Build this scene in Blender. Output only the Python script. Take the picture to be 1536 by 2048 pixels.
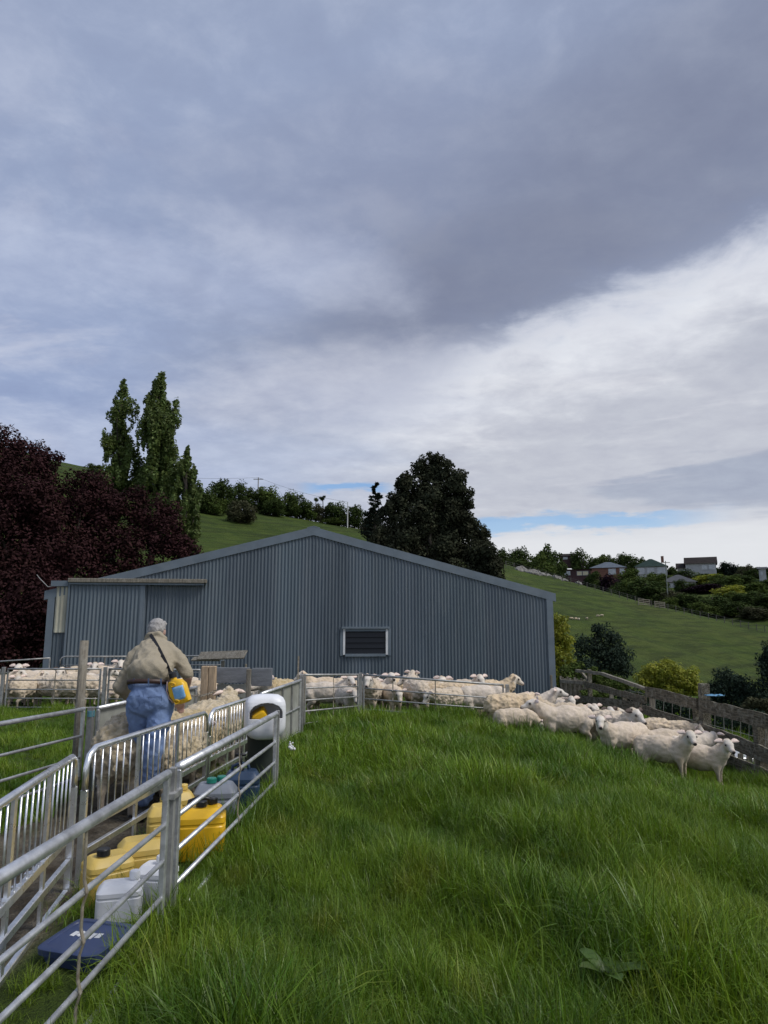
import bpy, bmesh, math, random
import numpy as np
from mathutils import Vector, Matrix, Euler, noise as mnoise
from mathutils.bvhtree import BVHTree

R = math.radians
for o in list(bpy.data.objects):
    bpy.data.objects.remove(o)
scene = bpy.context.scene
COL = scene.collection

# ------------------------------------------------------------------ camera
PITCH = R(9.3)
FPX = 1365.0            # focal length in photograph pixels (1536 x 2048)
CAM = Vector((0, 0, 1.65))
cd = bpy.data.cameras.new('camera')
cd.sensor_fit = 'VERTICAL'; cd.sensor_height = 36.0; cd.sensor_width = 27.0
cd.lens = 36.0 * FPX / 2048
cd.clip_start = 0.05; cd.clip_end = 4000
cam = bpy.data.objects.new('camera', cd); COL.objects.link(cam)
cam.location = CAM; cam.rotation_euler = (R(90) + PITCH, 0, 0)
scene.camera = cam

# ------------------------------------------------------------------ view
vs = scene.view_settings
vs.view_transform = 'Standard'; vs.look = 'None'; vs.exposure = 0.68; vs.gamma = 1.0
vs.use_curve_mapping = False
cy = scene.cycles; cy.max_bounces = 5; cy.diffuse_bounces = 2; cy.glossy_bounces = 2; cy.transmission_bounces = 3; cy.transparent_max_bounces = 4

# ------------------------------------------------------------------ world: overcast sky with cloud banks
class NT:
    """small helper that writes shader maths as expressions"""
    def __init__(s, tree): s.t = tree
    def node(s, typ, **kw):
        n = s.t.nodes.new(typ)
        for k, v in kw.items(): setattr(n, k, v)
        return n
    def put(s, sock, v):
        if isinstance(v, bpy.types.NodeSocket): s.t.links.new(v, sock)
        else: sock.default_value = v
    def m(s, op, a, b=None, c=None, clamp=False):
        n = s.node('ShaderNodeMath', operation=op); n.use_clamp = clamp
        s.put(n.inputs[0], a)
        if b is not None: s.put(n.inputs[1], b)
        if c is not None: s.put(n.inputs[2], c)
        return n.outputs[0]
    def add(s, a, b): return s.m('ADD', a, b)
    def sub(s, a, b): return s.m('SUBTRACT', a, b)
    def mul(s, a, b): return s.m('MULTIPLY', a, b)
    def smooth(s, x, lo, hi):
        n = s.node('ShaderNodeMapRange', interpolation_type='SMOOTHSTEP')
        s.put(n.inputs['Value'], x)
        if lo < hi:
            n.inputs['From Min'].default_value = lo; n.inputs['From Max'].default_value = hi
            n.inputs['To Min'].default_value = 0; n.inputs['To Max'].default_value = 1
        else:
            n.inputs['From Min'].default_value = hi; n.inputs['From Max'].default_value = lo
            n.inputs['To Min'].default_value = 1; n.inputs['To Max'].default_value = 0
        return n.outputs['Result']
    def mix(s, f, a, b, blend='MIX'):
        n = s.node('ShaderNodeMix', data_type='RGBA', blend_type=blend)
        s.put(n.inputs[0], f)
        for i, v in ((6, a), (7, b)):
            if isinstance(v, tuple) and len(v) == 3: v = (*v, 1)
            s.put(n.inputs[i], v)
        return n.outputs[2]
    def noise(s, vec, scale, detail=5, rough=.55, dist=0.0):
        n = s.node('ShaderNodeTexNoise')
        if vec is not None: s.put(n.inputs['Vector'], vec)
        n.inputs['Scale'].default_value = scale; n.inputs['Detail'].default_value = detail
        n.inputs['Roughness'].default_value = rough; n.inputs['Distortion'].default_value = dist
        return n.outputs[0]
    def xyz(s, x, y, z):
        n = s.node('ShaderNodeCombineXYZ')
        for i, v in enumerate((x, y, z)): s.put(n.inputs[i], v)
        return n.outputs[0]

SUN_EL, SUN_AZ = R(52), R(112)          # azimuth measured from the view direction to the right
world = bpy.data.worlds.new('World'); scene.world = world; world.use_nodes = True
wt = world.node_tree; wt.nodes.clear(); w = NT(wt)
tc = w.node('ShaderNodeTexCoord')
sep = w.node('ShaderNodeSeparateXYZ'); wt.links.new(tc.outputs['Generated'], sep.inputs[0])
dx, dy, dz = sep.outputs
DEG = 180 / math.pi
el = w.mul(w.m('ARCSINE', dz), DEG)
az = w.mul(w.m('ARCTAN2', dx, dy), DEG)
zz = w.add(w.m('MAXIMUM', dz, 0.0), 0.16)
pl = w.xyz(w.m('DIVIDE', dx, zz), w.m('DIVIDE', dy, zz), 0.0)
# cloud plane stretched along the wind direction
mp = w.node('ShaderNodeMapping'); wt.links.new(pl, mp.inputs[0])
mp.inputs['Rotation'].default_value = (0, 0, R(28)); mp.inputs['Scale'].default_value = (1.0, 1.2, 1)
plw = mp.outputs[0]
n1 = w.sub(w.noise(plw, .9, 7, .55, .3), .5)
n2 = w.sub(w.noise(plw, 2.6, 7, .6, .5), .5)
n3 = w.sub(w.noise(plw, 6.5, 6, .6, .2), .5)
n4 = w.sub(w.noise(pl, 9.0, 7, .62, .4), .5)
strat = w.xyz(w.mul(az, .045), w.mul(el, .30), 0.0)
s1 = w.sub(w.noise(strat, 1.0, 6, .55, .4), .5)
s2 = w.sub(w.noise(strat, 2.6, 5, .55, .2), .5)
elb = w.add(w.add(19.0, w.mul(az, .40)), w.mul(w.mul(az, az), -.0035))
elb = w.m('MINIMUM', w.m('MAXIMUM', elb, 12.0), 29.5)
b = w.add(w.sub(el, elb), w.add(w.mul(n1, 6.0), w.add(w.mul(n2, 8.0), w.add(w.mul(n3, 5.0), w.mul(n4, 2.5)))))
azn = w.add(az, w.add(w.mul(n1, 22.0), w.mul(s1, 20)))
# base cloud sheet: blue-grey, a little darker overhead
base = w.mix(w.smooth(el, 8, 30), (.43, .48, .60), (.285, .345, .50))
base = w.mix(w.mul(w.smooth(el, 30, 62), .8), base, (.30, .35, .475))
base = w.mix(w.mul(w.smooth(azn, -4, -28), w.smooth(el, 34, 16)), base, (.285, .355, .535))
# soft lighter streaks
streak = w.smooth(w.add(w.mul(n2, 1.3), w.mul(n1, .9)), .02, .34)
base = w.mix(w.mul(w.mul(streak, .75), w.smooth(el, 46, 24)), base, (.50, .535, .655))
base = w.mix(w.mul(w.smooth(w.add(n3, w.mul(n4, .6)), -.08, .32), .34), base, (.44, .48, .61))
base = w.mix(w.mul(w.smooth(w.add(n1, w.mul(n2, .5)), .0, -.35), .45), base, (.215, .245, .345))
# dark heavy cloud above the edge
dk = w.mul(w.smooth(b, -3, 3.5), w.smooth(b, 26, 6))
dk = w.mul(dk, w.smooth(azn, -26, 20))
base = w.mix(w.mul(dk, .70), base, (.192, .218, .306))
# heavy bellies and thinner places of the cloud sheet
def patch(a0, e0, ra, re, tilt=0.0):
    da, de = w.sub(az, a0), w.sub(el, e0); ct, st = math.cos(R(tilt)), math.sin(R(tilt))
    p_ = w.mul(w.add(w.mul(da, ct), w.mul(de, st)), 1 / ra); q_ = w.mul(w.sub(w.mul(de, ct), w.mul(da, st)), 1 / re)
    d2 = w.add(w.mul(p_, p_), w.mul(q_, q_)); return w.smooth(w.add(d2, w.add(w.mul(n2, -2.2), w.add(w.mul(n3, -1.6), w.mul(n4, -.6)))), 2.3, -.3)
base = w.mix(w.mul(patch(6, 26.8, 13, 4.2, 14), .70), base, (.188, .212, .298))
base = w.mix(w.mul(patch(26, 35, 22, 7, 10), .50), base, (.198, .222, .308))
base = w.mix(w.mul(patch(-4, 36, 14, 5, 10), .45), base, (.235, .265, .375))
base = w.mix(w.mul(patch(-7, 29.2, 9, 2.6, -12), .52), base, (.47, .51, .64))
base = w.mix(w.mul(patch(-17, 27, 9, 2.2, -8), .45), base, (.42, .47, .62))
base = w.mix(w.mul(patch(-30, 26, 8, 3, 10), .5), base, (.40, .455, .61))
base = w.mix(w.mul(patch(-3, 19.5, 13, 3.4, 6), .75), base, (.50, .525, .62))
base = w.mix(w.mul(patch(-24, 13.5, 16, 2.6, 0), .6), base, (.46, .515, .66))
# bright thin cloud below the edge
br = w.mul(w.smooth(b, 1.7, -2.4), w.smooth(azn, -10, 12))
brc = w.mix(w.smooth(b, -1, -9), (.68, .70, .755), (.49, .51, .575))
brc = w.mix(w.mul(w.smooth(s1, .0, .25), .7), brc, (.69, .70, .74))
brc = w.mix(w.mul(w.smooth(n2, .0, -.3), .6), brc, (.42, .445, .52))
brc = w.mix(w.mul(w.smooth(s2, .05, .3), .35), brc, (.80, .80, .83))
base = w.mix(w.mul(br, .94), base, brc)
# low stratus bars on the right
bar = w.mul(w.smooth(w.add(w.mul(s1, 1.2), w.mul(s2, .5)), -.02, .14), w.mul(w.smooth(el, 8.2, 9.6), w.smooth(el, 14.2, 11.6)))
bar = w.mul(bar, w.smooth(az, 9, 17))
base = w.mix(w.mul(bar, .85), base, (.33, .365, .465))
wedge = w.sub(w.add(w.mul(w.sub(az, 15.5), .17), w.mul(s2, 3.2)), w.m('ABSOLUTE', w.sub(el, 10.4)))
base = w.mix(w.mul(w.mul(w.smooth(wedge, -.35, .55), w.smooth(az, 15, 19)), .85), base, (.36, .40, .495))
rip = w.add(1.0, w.add(w.mul(n3, .30), w.mul(n4, .20)))
base = w.mix(1.0, base, w.xyz(rip, rip, w.add(.25, w.mul(rip, .75))), 'MULTIPLY')
# whitish band at the horizon
hz = w.smooth(w.add(el, w.mul(s2, 2.5)), 9.5, 6.0)
base = w.mix(w.mul(hz, .85), base, (.72, .735, .76))
# openings of clear sky (Nishita)
sky = w.node('ShaderNodeTexSky', sky_type='NISHITA')
sky.sun_disc = False; sky.sun_elevation = SUN_EL; sky.sun_rotation = SUN_AZ
sky.air_density = 1.0; sky.dust_density = .3; sky.ozone_density = 2.5
skyc = w.mix(1.0, sky.outputs[0], (.082, .105, .125), 'MULTIPLY')
elw = w.add(el, w.add(w.mul(s2, 2.4), w.mul(n3, 1.6)))
gap = w.mul(w.mul(w.smooth(elw, 7.2, 7.8), w.smooth(elw, 9.0, 8.4)), w.mul(w.smooth(az, 4, 9), w.smooth(az, 29, 20)))
gap2 = w.mul(w.mul(w.smooth(elw, 10.6, 11.1), w.smooth(elw, 11.9, 11.4)), w.mul(w.smooth(az, -8, -5), w.smooth(az, 1.5, -1)))
base = w.mix(w.mul(gap, .72), base, skyc)
base = w.mix(w.mul(gap2, .8), base, skyc)
bg = w.node('ShaderNodeBackground'); bg.inputs['Strength'].default_value = 0.69
wt.links.new(base, bg.inputs['Color'])
wo = w.node('ShaderNodeOutputWorld'); wt.links.new(bg.outputs[0], wo.inputs['Surface'])

# ------------------------------------------------------------------ sun behind thin cloud
sd = bpy.data.lights.new('sun', 'SUN'); sd.energy = 1.5; sd.angle = R(20); sd.color = (1.0, .96, .90)
sun = bpy.data.objects.new('sun', sd); COL.objects.link(sun)
sdir = Vector((math.sin(SUN_AZ) * math.cos(SUN_EL), math.cos(SUN_AZ) * math.cos(SUN_EL), math.sin(SUN_EL)))
sun.rotation_euler = sdir.to_track_quat('Z', 'Y').to_euler(); sun.location = (10, 10, 40)

# ------------------------------------------------------------------ photo pixel + real distance -> place in the world
CP, SP = math.cos(PITCH), math.sin(PITCH)
def ray(px, py):
    u = (px - 768) / FPX; v = (1024 - py) / FPX
    return Vector((u, CP - v * SP, SP + v * CP))
def at(px, py, Y):
    d = ray(px, py); return CAM + d * (Y / d.y)
def azel(px, py):
    d = ray(px, py); return math.atan2(d.x, d.y), math.atan2(d.z, math.hypot(d.x, d.y))

# ------------------------------------------------------------------ terrain height
def sstep(a, b, x):
    t = np.clip((x - a) / (b - a), 0, 1); return t * t * (3 - 2 * t)
_cr = [(-500, 860), (0, 890), (118, 923), (205, 940), (390, 1008), (560, 1030), (745, 1062), (900, 1098), (1010, 1128),
       (1150, 1165), (1300, 1208), (1420, 1235), (1536, 1262), (1800, 1300)]
CR_AZ = np.array([azel(*p)[0] for p in _cr]); CR_EL = np.array([azel(*p)[1] for p in _cr])
_fr = [(140, 1262), (160, 1224), (180, 1199), (220, 1175), (262, 1157), (320, 1142), (420, 1160)]
FR_R = np.array([p[0] for p in _fr]); FR_EL = np.array([azel(1300, p[1])[1] for p in _fr])
RC = 140.0
def wob(x, y):
    return (np.sin(x * 1.3 + 1.7 * np.sin(y * .7)) * np.sin(y * 1.1 + .5) * .5 + np.sin(x * 2.9 + y * 2.3 + 1) * .25 + np.sin(x * .51 - y * .63) * .5)
def gz(x, y):
    x = np.asarray(x, float); y = np.asarray(y, float)
    z = -.02 * np.clip(y - 2.5, 0, 22)
    z = z - .77 * sstep(1.0, 6.0, x) * sstep(3, 9, y)
    z = z + (.045 * wob(x, y) + .03 * wob(x * 2.3 + 5, y * 2.3)) * sstep(-1.0, .6, x)
    z = z - .13 * sstep(14.0, 16.8, y) * sstep(-4.0, -2.2, x) * (1 - sstep(1.0, 2.6, x))
    fall = np.clip(x - 6.4, 0, 40) * .17
    z = z - fall * sstep(2, 9, y + 4)
    r = np.hypot(x, y); a = np.arctan2(x, y)
    ce = np.interp(a, CR_AZ, CR_EL)
    zc = CAM.z + RC * np.tan(ce)
    back = sstep(R(70), R(110), np.abs(a))
    zc = zc * (1 - back) + 3.0 * back
    s = np.clip((r - 46) / (RC - 46), 0, 1)
    s = .80 * s + .20 * sstep(0, 1, s)
    hill = z * (1 - s) + zc * s
    over = np.where(r > RC, zc - .03 * np.minimum(r - RC, 300), hill)
    over = over + np.where(r > 30, .35 * wob(x * .12, y * .12) * sstep(40, 70, r) * (1 - sstep(120, 140, r)), 0)
    fe = np.interp(r, FR_R, FR_EL)
    far = CAM.z + r * np.tan(fe)
    far = np.where(r > 420, CAM.z + 420 * np.tan(FR_EL[-1]) - .03 * np.minimum(r - 420, 800), far)
    wgt = sstep(R(4), R(12), a) * (1 - back) * sstep(136, 150, r)
    return np.where(r > RC, np.maximum(over, over * (1 - wgt) + far * wgt), over)
def G(x, y): return float(gz(x, y))
def hit(px, py, rmin=20.0, rmax=600.0):
    """where the line of sight through a photo pixel meets the terrain"""
    d = ray(px, py); d = d / math.hypot(d.x, d.y)
    rs = np.arange(rmin, rmax, .5)
    p = np.array(CAM)[None] + rs[:, None] * np.array(d)[None]
    below = p[:, 2] < gz(p[:, 0], p[:, 1])
    i = int(np.argmax(below)) if below.any() else int(np.argmin(np.where(rs < 150, p[:, 2] - gz(p[:, 0], p[:, 1]), 1e9)))
    return Vector((p[i, 0], p[i, 1], G(p[i, 0], p[i, 1])))
def polar(px, r):
    a = azel(px, 1247)[0]; x, y = r * math.sin(a), r * math.cos(a)
    return Vector((x, y, G(x, y)))

# ------------------------------------------------------------------ objects
def link(o, parent=None):
    COL.objects.link(o)
    if parent is not None: o.parent = parent
    return o
def tag(o, label=None, cat=None, group=None, kind=None):
    if label: o['label'] = label
    if cat: o['category'] = cat
    if group: o['group'] = group
    if kind: o['kind'] = kind
    return o
def empty(name, loc=(0, 0, 0), rz=0.0, label=None, cat=None, group=None):
    o = bpy.data.objects.new(name, None); o.empty_display_size = .1
    o.location = loc; o.rotation_euler = (0, 0, rz)
    return tag(link(o), label, cat, group)
def mesh_np(name, v, f, mat=None, smooth=False):
    """mesh from arrays: v (n,3); f (m,k) faces of one size, or a list of faces"""
    me = bpy.data.meshes.new(name)
    if isinstance(f, np.ndarray):
        v = np.asarray(v, np.float32); m, k = f.shape
        me.vertices.add(len(v)); me.vertices.foreach_set('co', v.ravel())
        me.loops.add(m * k); me.loops.foreach_set('vertex_index', f.astype(np.int32).ravel())
        me.polygons.add(m); me.polygons.foreach_set('loop_start', np.arange(0, m * k, k, dtype=np.int32))
        me.update(calc_edges=True)
    else:
        me.from_pydata([tuple(p) for p in v], [], f); me.update()
    if smooth: me.polygons.foreach_set('use_smooth', np.ones(len(me.polygons), bool))
    if mat: me.materials.append(mat)
    return me
def mobj(name, me, parent=None, loc=None):
    o = bpy.data.objects.new(name, me)
    if loc is not None: o.location = loc
    return link(o, parent)

class MB:
    """collects shapes, then links them as one mesh object"""
    def __init__(s): s.v = []; s.f = []
    def add(s, vs_, fs_):
        n = len(s.v); s.v += [tuple(p) for p in vs_]; s.f += [tuple(i + n for i in q) for q in fs_]; return s
    def box(s, c, d, rot=None, bev=0.0):
        c = Vector(c); hx, hy, hz_ = d[0] / 2, d[1] / 2, d[2] / 2
        M = rot.to_matrix() if isinstance(rot, Euler) else (rot or Matrix.Identity(3))
        if bev:
            bm = bmesh.new(); bmesh.ops.create_cube(bm, size=1)
            for q in bm.verts: q.co = Vector((q.co.x * d[0], q.co.y * d[1], q.co.z * d[2]))
            bmesh.ops.bevel(bm, geom=bm.edges[:] , offset=bev, segments=1, affect='EDGES')
            bm.verts.index_update()
            s.add([c + M @ q.co for q in bm.verts], [[q.index for q in f.verts] for f in bm.faces]); bm.free(); return s
        pts = [c + M @ Vector((x, y, z)) for x in (-hx, hx) for y in (-hy, hy) for z in (-hz_, hz_)]
        return s.add(pts, [(0, 1, 3, 2), (4, 6, 7, 5), (0, 4, 5, 1), (2, 3, 7, 6), (0, 2, 6, 4), (1, 5, 7, 3)])
    def beam(s, a, b_, wd, ht, up=(0, 0, 1), bev=0.0):
        a = Vector(a); b_ = Vector(b_); d = b_ - a; L = d.length; y = d / L; upv = Vector(up)
        x = y.cross(upv); x = x.normalized() if x.length > 1e-5 else Vector((1, 0, 0)); z = x.cross(y)
        M = Matrix((x, y, z)).transposed()
        return s.box((a + b_) / 2, (wd, L, ht), M, bev)
    def tube(s, pts, r, n=8, cap=True):
        pts = [Vector(p) for p in pts]; rr = r if isinstance(r, (list, tuple)) else [r] * len(pts)
        vs_, fs_ = [], []; ref = None
        for i, p in enumerate(pts):
            t = (pts[min(i + 1, len(pts) - 1)] - pts[max(i - 1, 0)]).normalized()
            if ref is None: ref = Vector((0, 0, 1)) if abs(t.z) < .9 else Vector((1, 0, 0))
            x = (ref - t * ref.dot(t)).normalized(); y = t.cross(x); ref = x
            for k in range(n):
                a = 2 * math.pi * k / n; vs_.append(p + (x * math.cos(a) + y * math.sin(a)) * rr[i])
        for i in range(len(pts) - 1):
            for k in range(n):
                k2 = (k + 1) % n; fs_.append((i * n + k, i * n + k2, (i + 1) * n + k2, (i + 1) * n + k))
        if cap: fs_ += [tuple(range(n))[::-1], tuple((len(pts) - 1) * n + k for k in range(n))]
        return s.add(vs_, fs_)
    def loft(s, secs, n=24, cap=True):
        """stack of rounded sections (cx, cy, z, rx, ry, exponent)"""
        vs_, fs_ = [], []
        for (cx, cy, z, rx, ry, e) in secs:
            for k in range(n):
                a = 2 * math.pi * (k + .5) / n; c_, s_ = math.cos(a), math.sin(a)
                vs_.append((cx + rx * math.copysign(abs(c_) ** (2 / e), c_), cy + ry * math.copysign(abs(s_) ** (2 / e), s_), z))
        for i in range(len(secs) - 1):
            for k in range(n):
                k2 = (k + 1) % n; fs_.append((i * n + k, i * n + k2, (i + 1) * n + k2, (i + 1) * n + k))
        if cap: fs_ += [tuple(range(n))[::-1], tuple((len(secs) - 1) * n + k for k in range(n))]
        return s.add(vs_, fs_)
    def ball(s, c, r, rot=None, seg=12, rings=8):
        c = Vector(c); r = (r, r, r) if isinstance(r, (int, float)) else r
        M = rot.to_matrix() if isinstance(rot, Euler) else (rot or Matrix.Identity(3)); vs_, fs_ = [], []
        for i in range(1, rings):
            th = math.pi * i / rings
            for k in range(seg):
                ph = 2 * math.pi * k / seg
                vs_.append(c + M @ Vector((r[0] * math.sin(th) * math.cos(ph), r[1] * math.sin(th) * math.sin(ph), r[2] * math.cos(th))))
        top = len(vs_); vs_ += [c + M @ Vector((0, 0, r[2])), c + M @ Vector((0, 0, -r[2]))]
        for i in range(rings - 2):
            for k in range(seg):
                k2 = (k + 1) % seg; fs_.append((i * seg + k, (i + 1) * seg + k, (i + 1) * seg + k2, i * seg + k2))
        for k in range(seg):
            k2 = (k + 1) % seg; fs_.append((top, k, k2)); fs_.append((top + 1, (rings - 2) * seg + k2, (rings - 2) * seg + k))
        return s.add(vs_, fs_)
    def cap(s, a, b_, ra, rb, seg=12):
        """tapered capsule"""
        s.ball(a, ra, seg=seg); s.ball(b_, rb, seg=seg); return s.tube([a, b_], [ra, rb], n=seg)
    def me(s, name, mat=None, smooth=False): return mesh_np(name, s.v, s.f, mat, smooth)
    def build(s, name, mat=None, parent=None, smooth=False, loc=None):
        return mobj(name, s.me(name, mat, smooth), parent, loc)
def smooth_by_angle(o, deg=40):
    me = o.data; me.polygons.foreach_set('use_smooth', np.ones(len(me.polygons), bool))
    bm = bmesh.new(); bm.from_mesh(me)
    for e in bm.edges:
        if len(e.link_faces) == 2 and e.calc_face_angle(0) > R(deg): e.smooth = False
    bm.to_mesh(me); bm.free(); return o
def copy_tree(o, parent=None):
    c = o.copy(); COL.objects.link(c); c.parent = parent
    for ch in list(o.children): copy_tree(ch, c)
    return c
def remesh(mb, voxel, smooth_it=4, name='tmp'):
    """fuse overlapping shapes into one continuous skin"""
    o = mobj(name, mb.me(name))
    m_ = o.modifiers.new('r', 'REMESH'); m_.mode = 'VOXEL'; m_.voxel_size = voxel
    if smooth_it:
        s_ = o.modifiers.new('s', 'SMOOTH'); s_.iterations = smooth_it; s_.factor = .5
    dg = bpy.context.evaluated_depsgraph_get()
    me = bpy.data.meshes.new_from_object(o.evaluated_get(dg))
    old = o.data; bpy.data.objects.remove(o); bpy.data.meshes.remove(old)
    return me
def vco(me):
    a = np.empty(len(me.vertices) * 3, np.float32); me.vertices.foreach_get('co', a); return a.reshape(-1, 3)
def vno(me):
    a = np.empty(len(me.vertices) * 3, np.float32); me.vertex_normals.foreach_get('vector', a); return a.reshape(-1, 3)
def set_co(me, v): me.vertices.foreach_set('co', v.astype(np.float32).ravel()); me.update()
def set_col(me, c, name='col'):
    at_ = me.attributes.new(name, 'FLOAT_COLOR', 'POINT')
    at_.data.foreach_set('color', np.concatenate([c, np.ones((len(c), 1))], 1).astype(np.float32).ravel())
def nz(v, f, off=0.0):
    return np.array([mnoise.noise(Vector((float(p[0]) * f + off, float(p[1]) * f - off, float(p[2]) * f + 2 * off))) for p in v])

# ------------------------------------------------------------------ materials
def new_mat(name):
    m_ = bpy.data.materials.new(name); m_.use_nodes = True
    t = m_.node_tree; bs = t.nodes['Principled BSDF']; return m_, NT(t), bs
def mat(name, col, rough=.6, var=.18, scale=6.0, bump=0.0, bscale=40.0, metal=0.0, spec=.5, col2=None, f2=.5, scale2=3.0,
        island=0.0, objrand=0.0, trans=0.0, stretch=None, rvar=0.0, iso=False):
    """colour broken up by noise, an optional second colour in patches, fine relief"""
    m_, n, bs = new_mat(name)
    g = n.node('ShaderNodeNewGeometry'); tcx = n.node('ShaderNodeTexCoord')
    vec = vec0 = tcx.outputs['Object']
    if stretch:
        mp_ = n.node('ShaderNodeMapping'); n.t.links.new(vec, mp_.inputs[0]); mp_.inputs['Scale'].default_value = stretch; vec = mp_.outputs[0]
    nv = n.noise(vec, scale, 6, .6)
    c = n.mix(n.smooth(nv, .3, .7), tuple(x * (1 - var) for x in col), tuple(min(1, x * (1 + var)) for x in col))
    if col2:
        c = n.mix(n.mul(n.smooth(n.noise(vec0 if iso else vec, scale2, 7, .72, .5), .45, .68), f2), c, col2)
    if island or objrand:
        rnd = g.outputs['Random Per Island'] if island else n.node('ShaderNodeObjectInfo').outputs['Random']
        k = island or objrand
        hs = n.node('ShaderNodeHueSaturation'); n.put(hs.inputs['Color'], c)
        n.put(hs.inputs['Value'], n.add(1 - k, n.mul(rnd, 2 * k)))
        n.put(hs.inputs['Hue'], n.add(.5 - k * .06, n.mul(n.m('FRACT', n.mul(rnd, 7.3)), k * .12)))
        c = hs.outputs[0]
    n.put(bs.inputs['Base Color'], c)
    bs.inputs['Metallic'].default_value = metal; bs.inputs['Specular IOR Level'].default_value = spec
    if rvar: n.put(bs.inputs['Roughness'], n.add(rough - rvar, n.mul(n.noise(vec, scale * 2.3, 5, .6), 2 * rvar)))
    else: bs.inputs['Roughness'].default_value = rough
    if bump:
        bn = n.node('ShaderNodeBump'); bn.inputs['Strength'].default_value = bump; bn.inputs['Distance'].default_value = .01
        n.put(bn.inputs['Height'], n.noise(vec, bscale, 5, .6)); n.t.links.new(bn.outputs[0], bs.inputs['Normal'])
    if trans:
        tr = n.node('ShaderNodeBsdfTranslucent'); n.put(tr.inputs['Color'], c)
        mx = n.node('ShaderNodeMixShader'); mx.inputs[0].default_value = trans
        out = n.t.nodes['Material Output']
        n.t.links.new(bs.outputs[0], mx.inputs[1]); n.t.links.new(tr.outputs[0], mx.inputs[2]); n.t.links.new(mx.outputs[0], out.inputs['Surface'])
    return m_
def attr_mat(name, rough=.85, bump=.3, bscale=60, spec=.2, var=.12, sheen=0.0):
    m_, n, bs = new_mat(name)
    a = n.node('ShaderNodeAttribute', attribute_name='col'); tcx = n.node('ShaderNodeTexCoord')
    nv = n.noise(tcx.outputs['Object'], 14, 6, .65)
    oi = n.node('ShaderNodeObjectInfo')
    c = n.mix(n.smooth(nv, .3, .7), (1 - var, 1 - var, 1 - var * 1.3), (1, 1, 1))
    c = n.mix(1.0, a.outputs['Color'], c, 'MULTIPLY')
    hs = n.node('ShaderNodeHueSaturation'); n.put(hs.inputs['Color'], c)
    n.put(hs.inputs['Value'], n.add(.90, n.mul(oi.outputs['Random'], .18)))
    n.put(hs.inputs['Saturation'], n.add(.8, n.mul(n.m('FRACT', n.mul(oi.outputs['Random'], 5.7)), .4)))
    n.put(bs.inputs['Base Color'], hs.outputs[0])
    bs.inputs['Roughness'].default_value = rough; bs.inputs['Specular IOR Level'].default_value = spec
    bs.inputs['Sheen Weight'].default_value = sheen
    bn = n.node('ShaderNodeBump'); bn.inputs['Strength'].default_value = bump; bn.inputs['Distance'].default_value = .012
    n.put(bn.inputs['Height'], n.noise(tcx.outputs['Object'], bscale, 5, .7)); n.t.links.new(bn.outputs[0], bs.inputs['Normal'])
    return m_

M = {}
M['galv'] = mat('galvanised_steel', (.64, .65, .66), .42, .22, 9, .12, 60, metal=.75, col2=(.30, .30, .30), f2=.5, scale2=7, rvar=.12)
M['galv_old'] = mat('weathered_galvanised', (.38, .38, .37), .55, .25, 8, .2, 50, metal=.55, col2=(.20, .19, .17), f2=.6, scale2=5, rvar=.1)
M['alu'] = mat('aluminium', (.84, .85, .86), .30, .12, 11, .08, 80, metal=.9, col2=(.45, .45, .45), f2=.35, scale2=9, rvar=.1)
M['rust'] = mat('strap_steel', (.33, .30, .24), .6, .3, 20, .2, 60, metal=.4, col2=(.16, .10, .06), f2=.5, scale2=12)
M['sheet_ply'] = mat('dirty_sheet', (.36, .37, .33), .6, .18, 3, .15, 20, metal=.2, col2=(.24, .23, .18), f2=.6, scale2=2)
M['wood'] = mat('weathered_timber', (.20, .18, .145), .9, .4, 7, .8, 30, col2=(.34, .325, .28), f2=.6, scale2=9, stretch=(6, 6, .6), spec=.2, iso=True)
M['wood_moss'] = mat('mossy_timber', (.115, .102, .076), .95, .65, 6, 1.0, 9, col2=(.27, .262, .215), f2=.85, scale2=11, stretch=(7, .5, 7), spec=.15, iso=True)
M['wood_new'] = mat('sawn_pine', (.42, .31, .20), .75, .25, 5, .4, 30, col2=(.30, .22, .15), f2=.5, scale2=4, stretch=(6, 6, 1))
M['board_grey'] = mat('grey_board', (.20, .21, .225), .75, .25, 4, .4, 30, col2=(.13, .13, .14), f2=.5, scale2=2.2, stretch=(1, 1, 5))
M['clad'] = mat('blue_grey_iron', (.112, .142, .170), .5, .14, 1.2, .0, metal=.1, col2=(.155, .180, .200), f2=.7, scale2=2.4, objrand=.09, stretch=(1, 1, .10), spec=.4)
M['trim'] = mat('blue_grey_flashing', (.145, .180, .215), .5, .12, 1.5, .08, 8, metal=.1, col2=(.21, .235, .26), f2=.4, scale2=1.3, spec=.4)
M['pale_sheet'] = mat('pale_clear_sheet', (.46, .45, .36), .5, .15, 2, .0, col2=(.27, .25, .19), f2=.6, scale2=3, stretch=(1, 1, .3))
M['white_trim'] = mat('window_white', (.68, .69, .70), .5, .1, 8, .05)
M['dark_in'] = mat('shade_and_tyre_black', (.03, .03, .033), .9, .2, 2)
def glass_mat():
    m_, n, bs = new_mat('louvre_glass')
    bs.inputs['Base Color'].default_value = (.008, .010, .013, 1); bs.inputs['Roughness'].default_value = .12
    bs.inputs['Specular IOR Level'].default_value = .35; return m_
M['glass'] = glass_mat()
M['roof'] = mat('roof_iron', (.16, .19, .22), .5, .15, 2, .05)

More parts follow.
